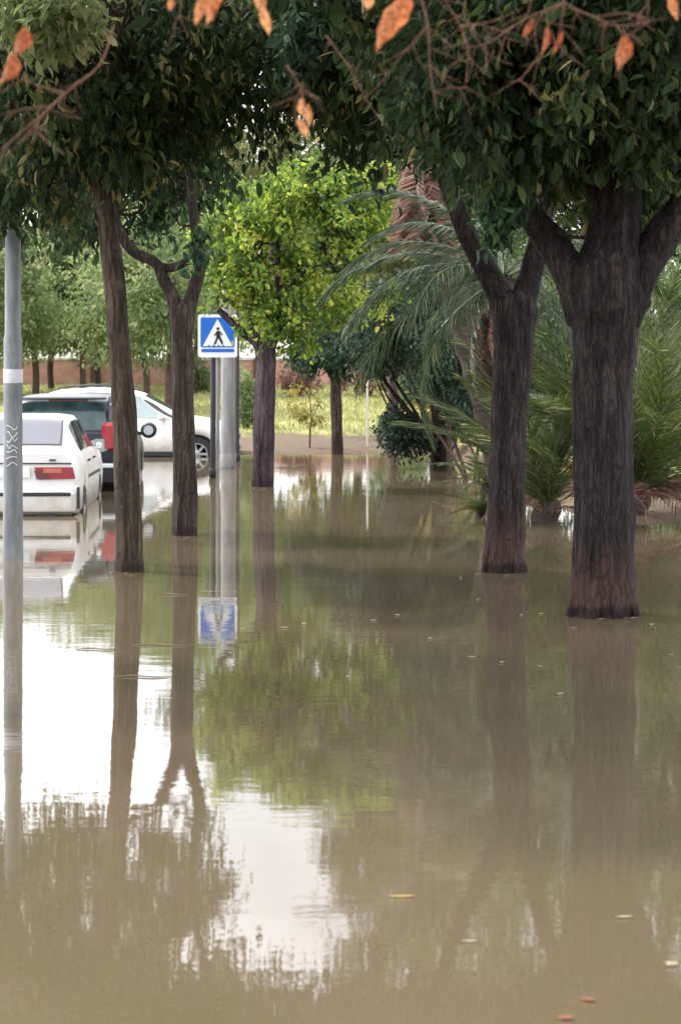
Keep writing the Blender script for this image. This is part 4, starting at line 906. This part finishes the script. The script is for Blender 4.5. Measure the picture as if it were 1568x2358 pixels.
tz = [((262,60),(230,150),(150,215),(90,270),(20,330),(-60,400)), ((200,175),(140,225),(70,300),(10,370)), ((120,245),(60,250),(0,265)), ((90,270),(80,320),(60,360)), ((150,215),(100,200),(40,180)),
      ((1290,-60),(1300,5),(1370,40),(1420,60),(1500,50)), ((1300,5),(1240,30),(1180,60),(1150,110)), ((1300,5),(1290,60),(1280,120)), ((1370,40),(1440,30),(1500,45),(1540,40)), ((1250,25),(1230,70),(1240,130)), ((1420,60),(1435,85),(1432,110)),
      ((960,-40),(985,60),(990,160),(1005,250)), ((985,60),(930,120),(880,190)), ((1010,-20),(1060,60),(1080,130),(1130,180)), ((1060,60),(1130,50),(1200,20)), ((990,150),(1040,200),(1075,200)), ((750,80),(800,150),(850,240),(900,300)), ((1180,60),(1120,100),(1060,110)),
      ((1075,-20),(1070,40),(1120,120),(1180,150)), ((1240,130),(1200,180),(1170,190)), ((420,-30),(415,30),(400,60)), ((610,-30),(605,30),(612,60)), ((900,-60),(930,-10),(985,-20),(1040,30),(1100,60)), ((1230,-40),(1210,40),(1160,70),(1130,60)), ((1480,-40),(1490,10),(1450,40),(1400,50)),
      ((660,150),(690,200),(700,250)), ((700,190),(680,240),(685,290))]
rt = random.Random(9)
for i, tp in enumerate(tz):
    mb = MB(); Dq = 7.0+rt.uniform(-.5,.6)
    tw_px(mb, tp, Dq, .0036 if i in (0,5,11) else .0021)
    for q in range(5):                               # finer side twigs growing from this one
        j = rt.randrange(len(tp)-1); u = rt.random(); x = tp[j][0]*(1-u)+tp[j+1][0]*u; y = tp[j][1]*(1-u)+tp[j+1][1]*u
        a = rt.uniform(.2, 2.9); l = rt.uniform(25,95)
        if y > 230 and x > 500: continue
        tw_px(mb, ((x,y),(x+math.cos(a)*l*.5+rt.uniform(-9,9),y+math.sin(a)*l*.5),(x+math.cos(a)*l,y+math.sin(a)*l,rt.uniform(-.1,.1))), Dq, .0013)
    mb.build('twig', M_twig, ov)
def single_leaf(px, py, tipx, tipy, D, wf, tone, mat, nm='leaf'):
    """one curled leaf from stalk to tip"""
    a = P(px, py, D); b_ = P(tipx, tipy, D-.03); v = b_-a; L = v.length; d = v.normalized()
    s = d.cross(Vector((0,1,0))).normalized(); s = (s+Vector((0,rt.uniform(-.5,.5),0))).normalized(); n_ = s.cross(d); V = []; n = 9
    for i in range(n+1):
        u = i/n; w_ = wf*L*math.sin(PI*u**.7)**1.1*.5*(1+rt.uniform(-.12,.12)) if 0 < u < 1 else .0008
        c = a+v*u+n_*(.14*L*math.sin(PI*u))+s*(.10*L*math.sin(2.6*u+tone*6))
        V += [c-s*w_+n_*w_*rt.uniform(.4,1.0), c-n_*.0, c+s*w_+n_*w_*rt.uniform(.3,.9)]
    T = []
    for i in range(n):
        for k_ in (0, 1):
            p = i*3+k_; T += [(p,p+1,p+4),(p,p+4,p+3)]
    return np.array([list(q) for q in V]), np.array(T), np.full(len(T), tone)
VV, TT, NN = [], [], []; n0 = 0
ol = [(950,-15,872,120,.34,.55),(390,-10,396,24,.4,.5),(480,-25,450,60,.3,.6),(500,-15,470,55,.3,.75),(510,-25,495,50,.28,.5),(600,-25,590,22,.5,.85),(608,10,613,82,.3,.95),(1430,78,1432,162,.42,.3),(20,120,5,195,.5,.25),(50,60,40,130,.5,.2),(1545,-25,1560,48,.3,.6),
      (700,225,688,265,.35,.9),(715,240,706,290,.3,.8),(690,270,700,320,.35,.95),(850,-30,842,22,.5,1.0),(1250,60,1248,130,.2,.2),(1225,40,1205,90,.25,.15),(1290,70,1275,130,.2,.2)]
for (a, b_, c, d, wf, tn) in ol:
    V, T, N_ = single_leaf(a, b_, c, d, 6.6+rt.uniform(-.4,.4), wf, tn, None); VV.append(V); TT.append(T+n0); NN.append(N_); n0 += len(V)
lf = tri_mesh('dry_leaves', np.concatenate(VV), np.concatenate(TT), np.concatenate(NN), M_dry_leaf, ov, True)
crown('crown', [((4.6,5.6,5.6),(2.0,2.4,1.5),210), ((1.2,6.9,5.3),(1.6,.8,.6),40)], M_leaf_dark, ov, leaf=.11, per=55, srad=.3, seed=91, tone_c=.4)

crown('crown', [((0,14.5,6.2),(6.5,4.2,1.3),330), ((8,5,6),(3.0,6,2.5),260), ((8,-1,4.5),(2.5,4,2.5),160), ((4,-6,5),(5,2,3.5),200), ((-3,-7,4.5),(4,1.5,2.5),90)], M_leaf_dark, ov, leaf=.26, per=45, srad=.6, seed=92, tone_c=.4)  # canopy added out of view to shade the water and trunks

# ---------------------------------------------------------------- things floating on the water, and ripple highlights built as pale strips
def floater(x, y, ln, wd, ang, mat, label, name='floating_leaf', group=None, tone=.6, cat='leaf'):
    D = WD(y); c = P(x, y, D); V = []; n = 6; a = Vector((math.cos(ang), math.sin(ang), 0)); s = Vector((-a.y, a.x, 0))
    for i in range(n+1):
        u = i/n; w_ = wd*.5*math.sin(PI*u)**.7 if 0 < u < 1 else .0008
        p = Vector((c.x, D, .004+.005*(2*u-1)**2))+a*(u-.5)*ln
        V += [p-s*w_+Vector((0,0,.35*w_)), p, p+s*w_+Vector((0,0,.35*w_))]
    T = [t_ for i in range(n) for k_ in (0,1) for t_ in ((i*3+k_,i*3+k_+1,i*3+k_+4),(i*3+k_,i*3+k_+4,i*3+k_+3))]
    o = tri_mesh(name, np.array([list(v) for v in V]), np.array(T), np.full(len(T), tone), mat, None, True)
    tag(o, label, cat, group); return o
M_fl_pale = leaf_mat('pale_leaf_and_ripple', [(0,(.20,.16,.10)), (1,(.42,.36,.25))], .2)
M_fl_litter = leaf_mat('floating_litter', [(0,(.07,.05,.03)), (1,(.30,.21,.11))], .15)
M_fl_yel = leaf_mat('floating_leaf_yellow', [(0,(.38,.26,.08)), (1,(.5,.36,.13))], .2)
M_fl_red = leaf_mat('floating_leaf_red', [(0,(.20,.075,.04)), (1,(.28,.11,.06))], .2)
floater(925,2067,.10,.016,.05,M_fl_yel,'yellow leaf floating right of the white sky reflection')
floater(1080,2171,.055,.016,.0,M_fl_pale,'pale leaf floating alone below the reflection of the narrow dark trunk')
floater(1437,2115,.06,.02,.1,M_fl_pale,'small pale leaf floating low at the right under the massive trunk')
floater(1352,2306,.05,.025,-.3,M_fl_red,'reddish leaf floating near the bottom right')
floater(1300,2349,.05,.03,.2,M_fl_red,'brown red leaf floating on the bottom edge')
floater(1545,2225,.05,.04,.9,M_fl_pale,'pale curled leaf floating near the right edge low down')
fg = 'pale specks of leaf litter floating around the right trunks'
for (x, y) in ((915,1418),(1200,1418),(1245,1415),(1461,1424),(1155,1527),(1243,1537),(1060,1332),(1320,1448),(655,1447),(860,1430),(700,1438),(560,1450),(530,1505),(1100,1382),(990,1472),(1500,1440),(1545,1510),(1085,1515),(1290,1600),(800,1560)):
    floater(x, y, rt.uniform(.03,.07), rt.uniform(.02,.035), rt.uniform(0,3), M_fl_pale, 'tiny pale leaf floating '+('below the reflection of the crossing sign' if x < 680 else 'over the lime green crown reflection' if x < 880 else 'on open water left of the narrow dark trunk' if x < 1110 else 'between the two dark trunks' if x < 1300 and y < 1500 else 'on the trunk reflections at the right' if x < 1400 else 'near the right edge by the massive trunk'), group=fg, tone=rt.random())
for (bx, by, rw_, tn_) in ((1383,1422,84,'massive right trunk'),(1160,1322,56,'narrow dark trunk'),(299,1319,36,'slender leaning trunk'),(427,1236,32,'forked tree'),(606,1123,26,'lime crowned tree')):
    for q in range(7):
        a = rt.uniform(-.15, PI+.15) if q else 1.5
        floater(bx+math.cos(a)*rw_*rt.uniform(.95,1.25), by+abs(math.sin(a))*rt.uniform(2,9), rt.uniform(.04,.08), rt.uniform(.018,.035), rt.uniform(0,3), M_fl_litter, 'small brown leaf caught in the water against the foot of the '+tn_, group='leaves caught at the foot of the '+tn_, tone=rt.random())
for (x, y, l, lab) in ((400,1370,.26,'long pale strip modelled as a ripple highlight by the forked tree, upper one'),(375,1487,.42,'long pale strip modelled as a ripple highlight between the leaning trunk and the forked tree'),(330,1560,.34,'pale strip modelled as a ripple highlight where the leaning trunk reflects in white'),(230,1497,.3,'pale strip modelled as a ripple highlight left of the leaning trunk reflection')):
    D = WD(y); c = P(x, y, D); m_ = MB(); m_.tube([(c.x-l/2,D,.004),(c.x-l*.2,D+.03,.008),(c.x+l*.2,D-.02,.006),(c.x+l/2,D+.02,.004)], [.003,.005,.005,.002], 6, wob=.1)
    tag(m_.build('ripple_highlight', M_fl_pale), lab, 'twig')  # bright ripple streaks, modelled as thin pale strips on the water
for o in bpy.data.objects:
    if '_base' in o: del o['_base']
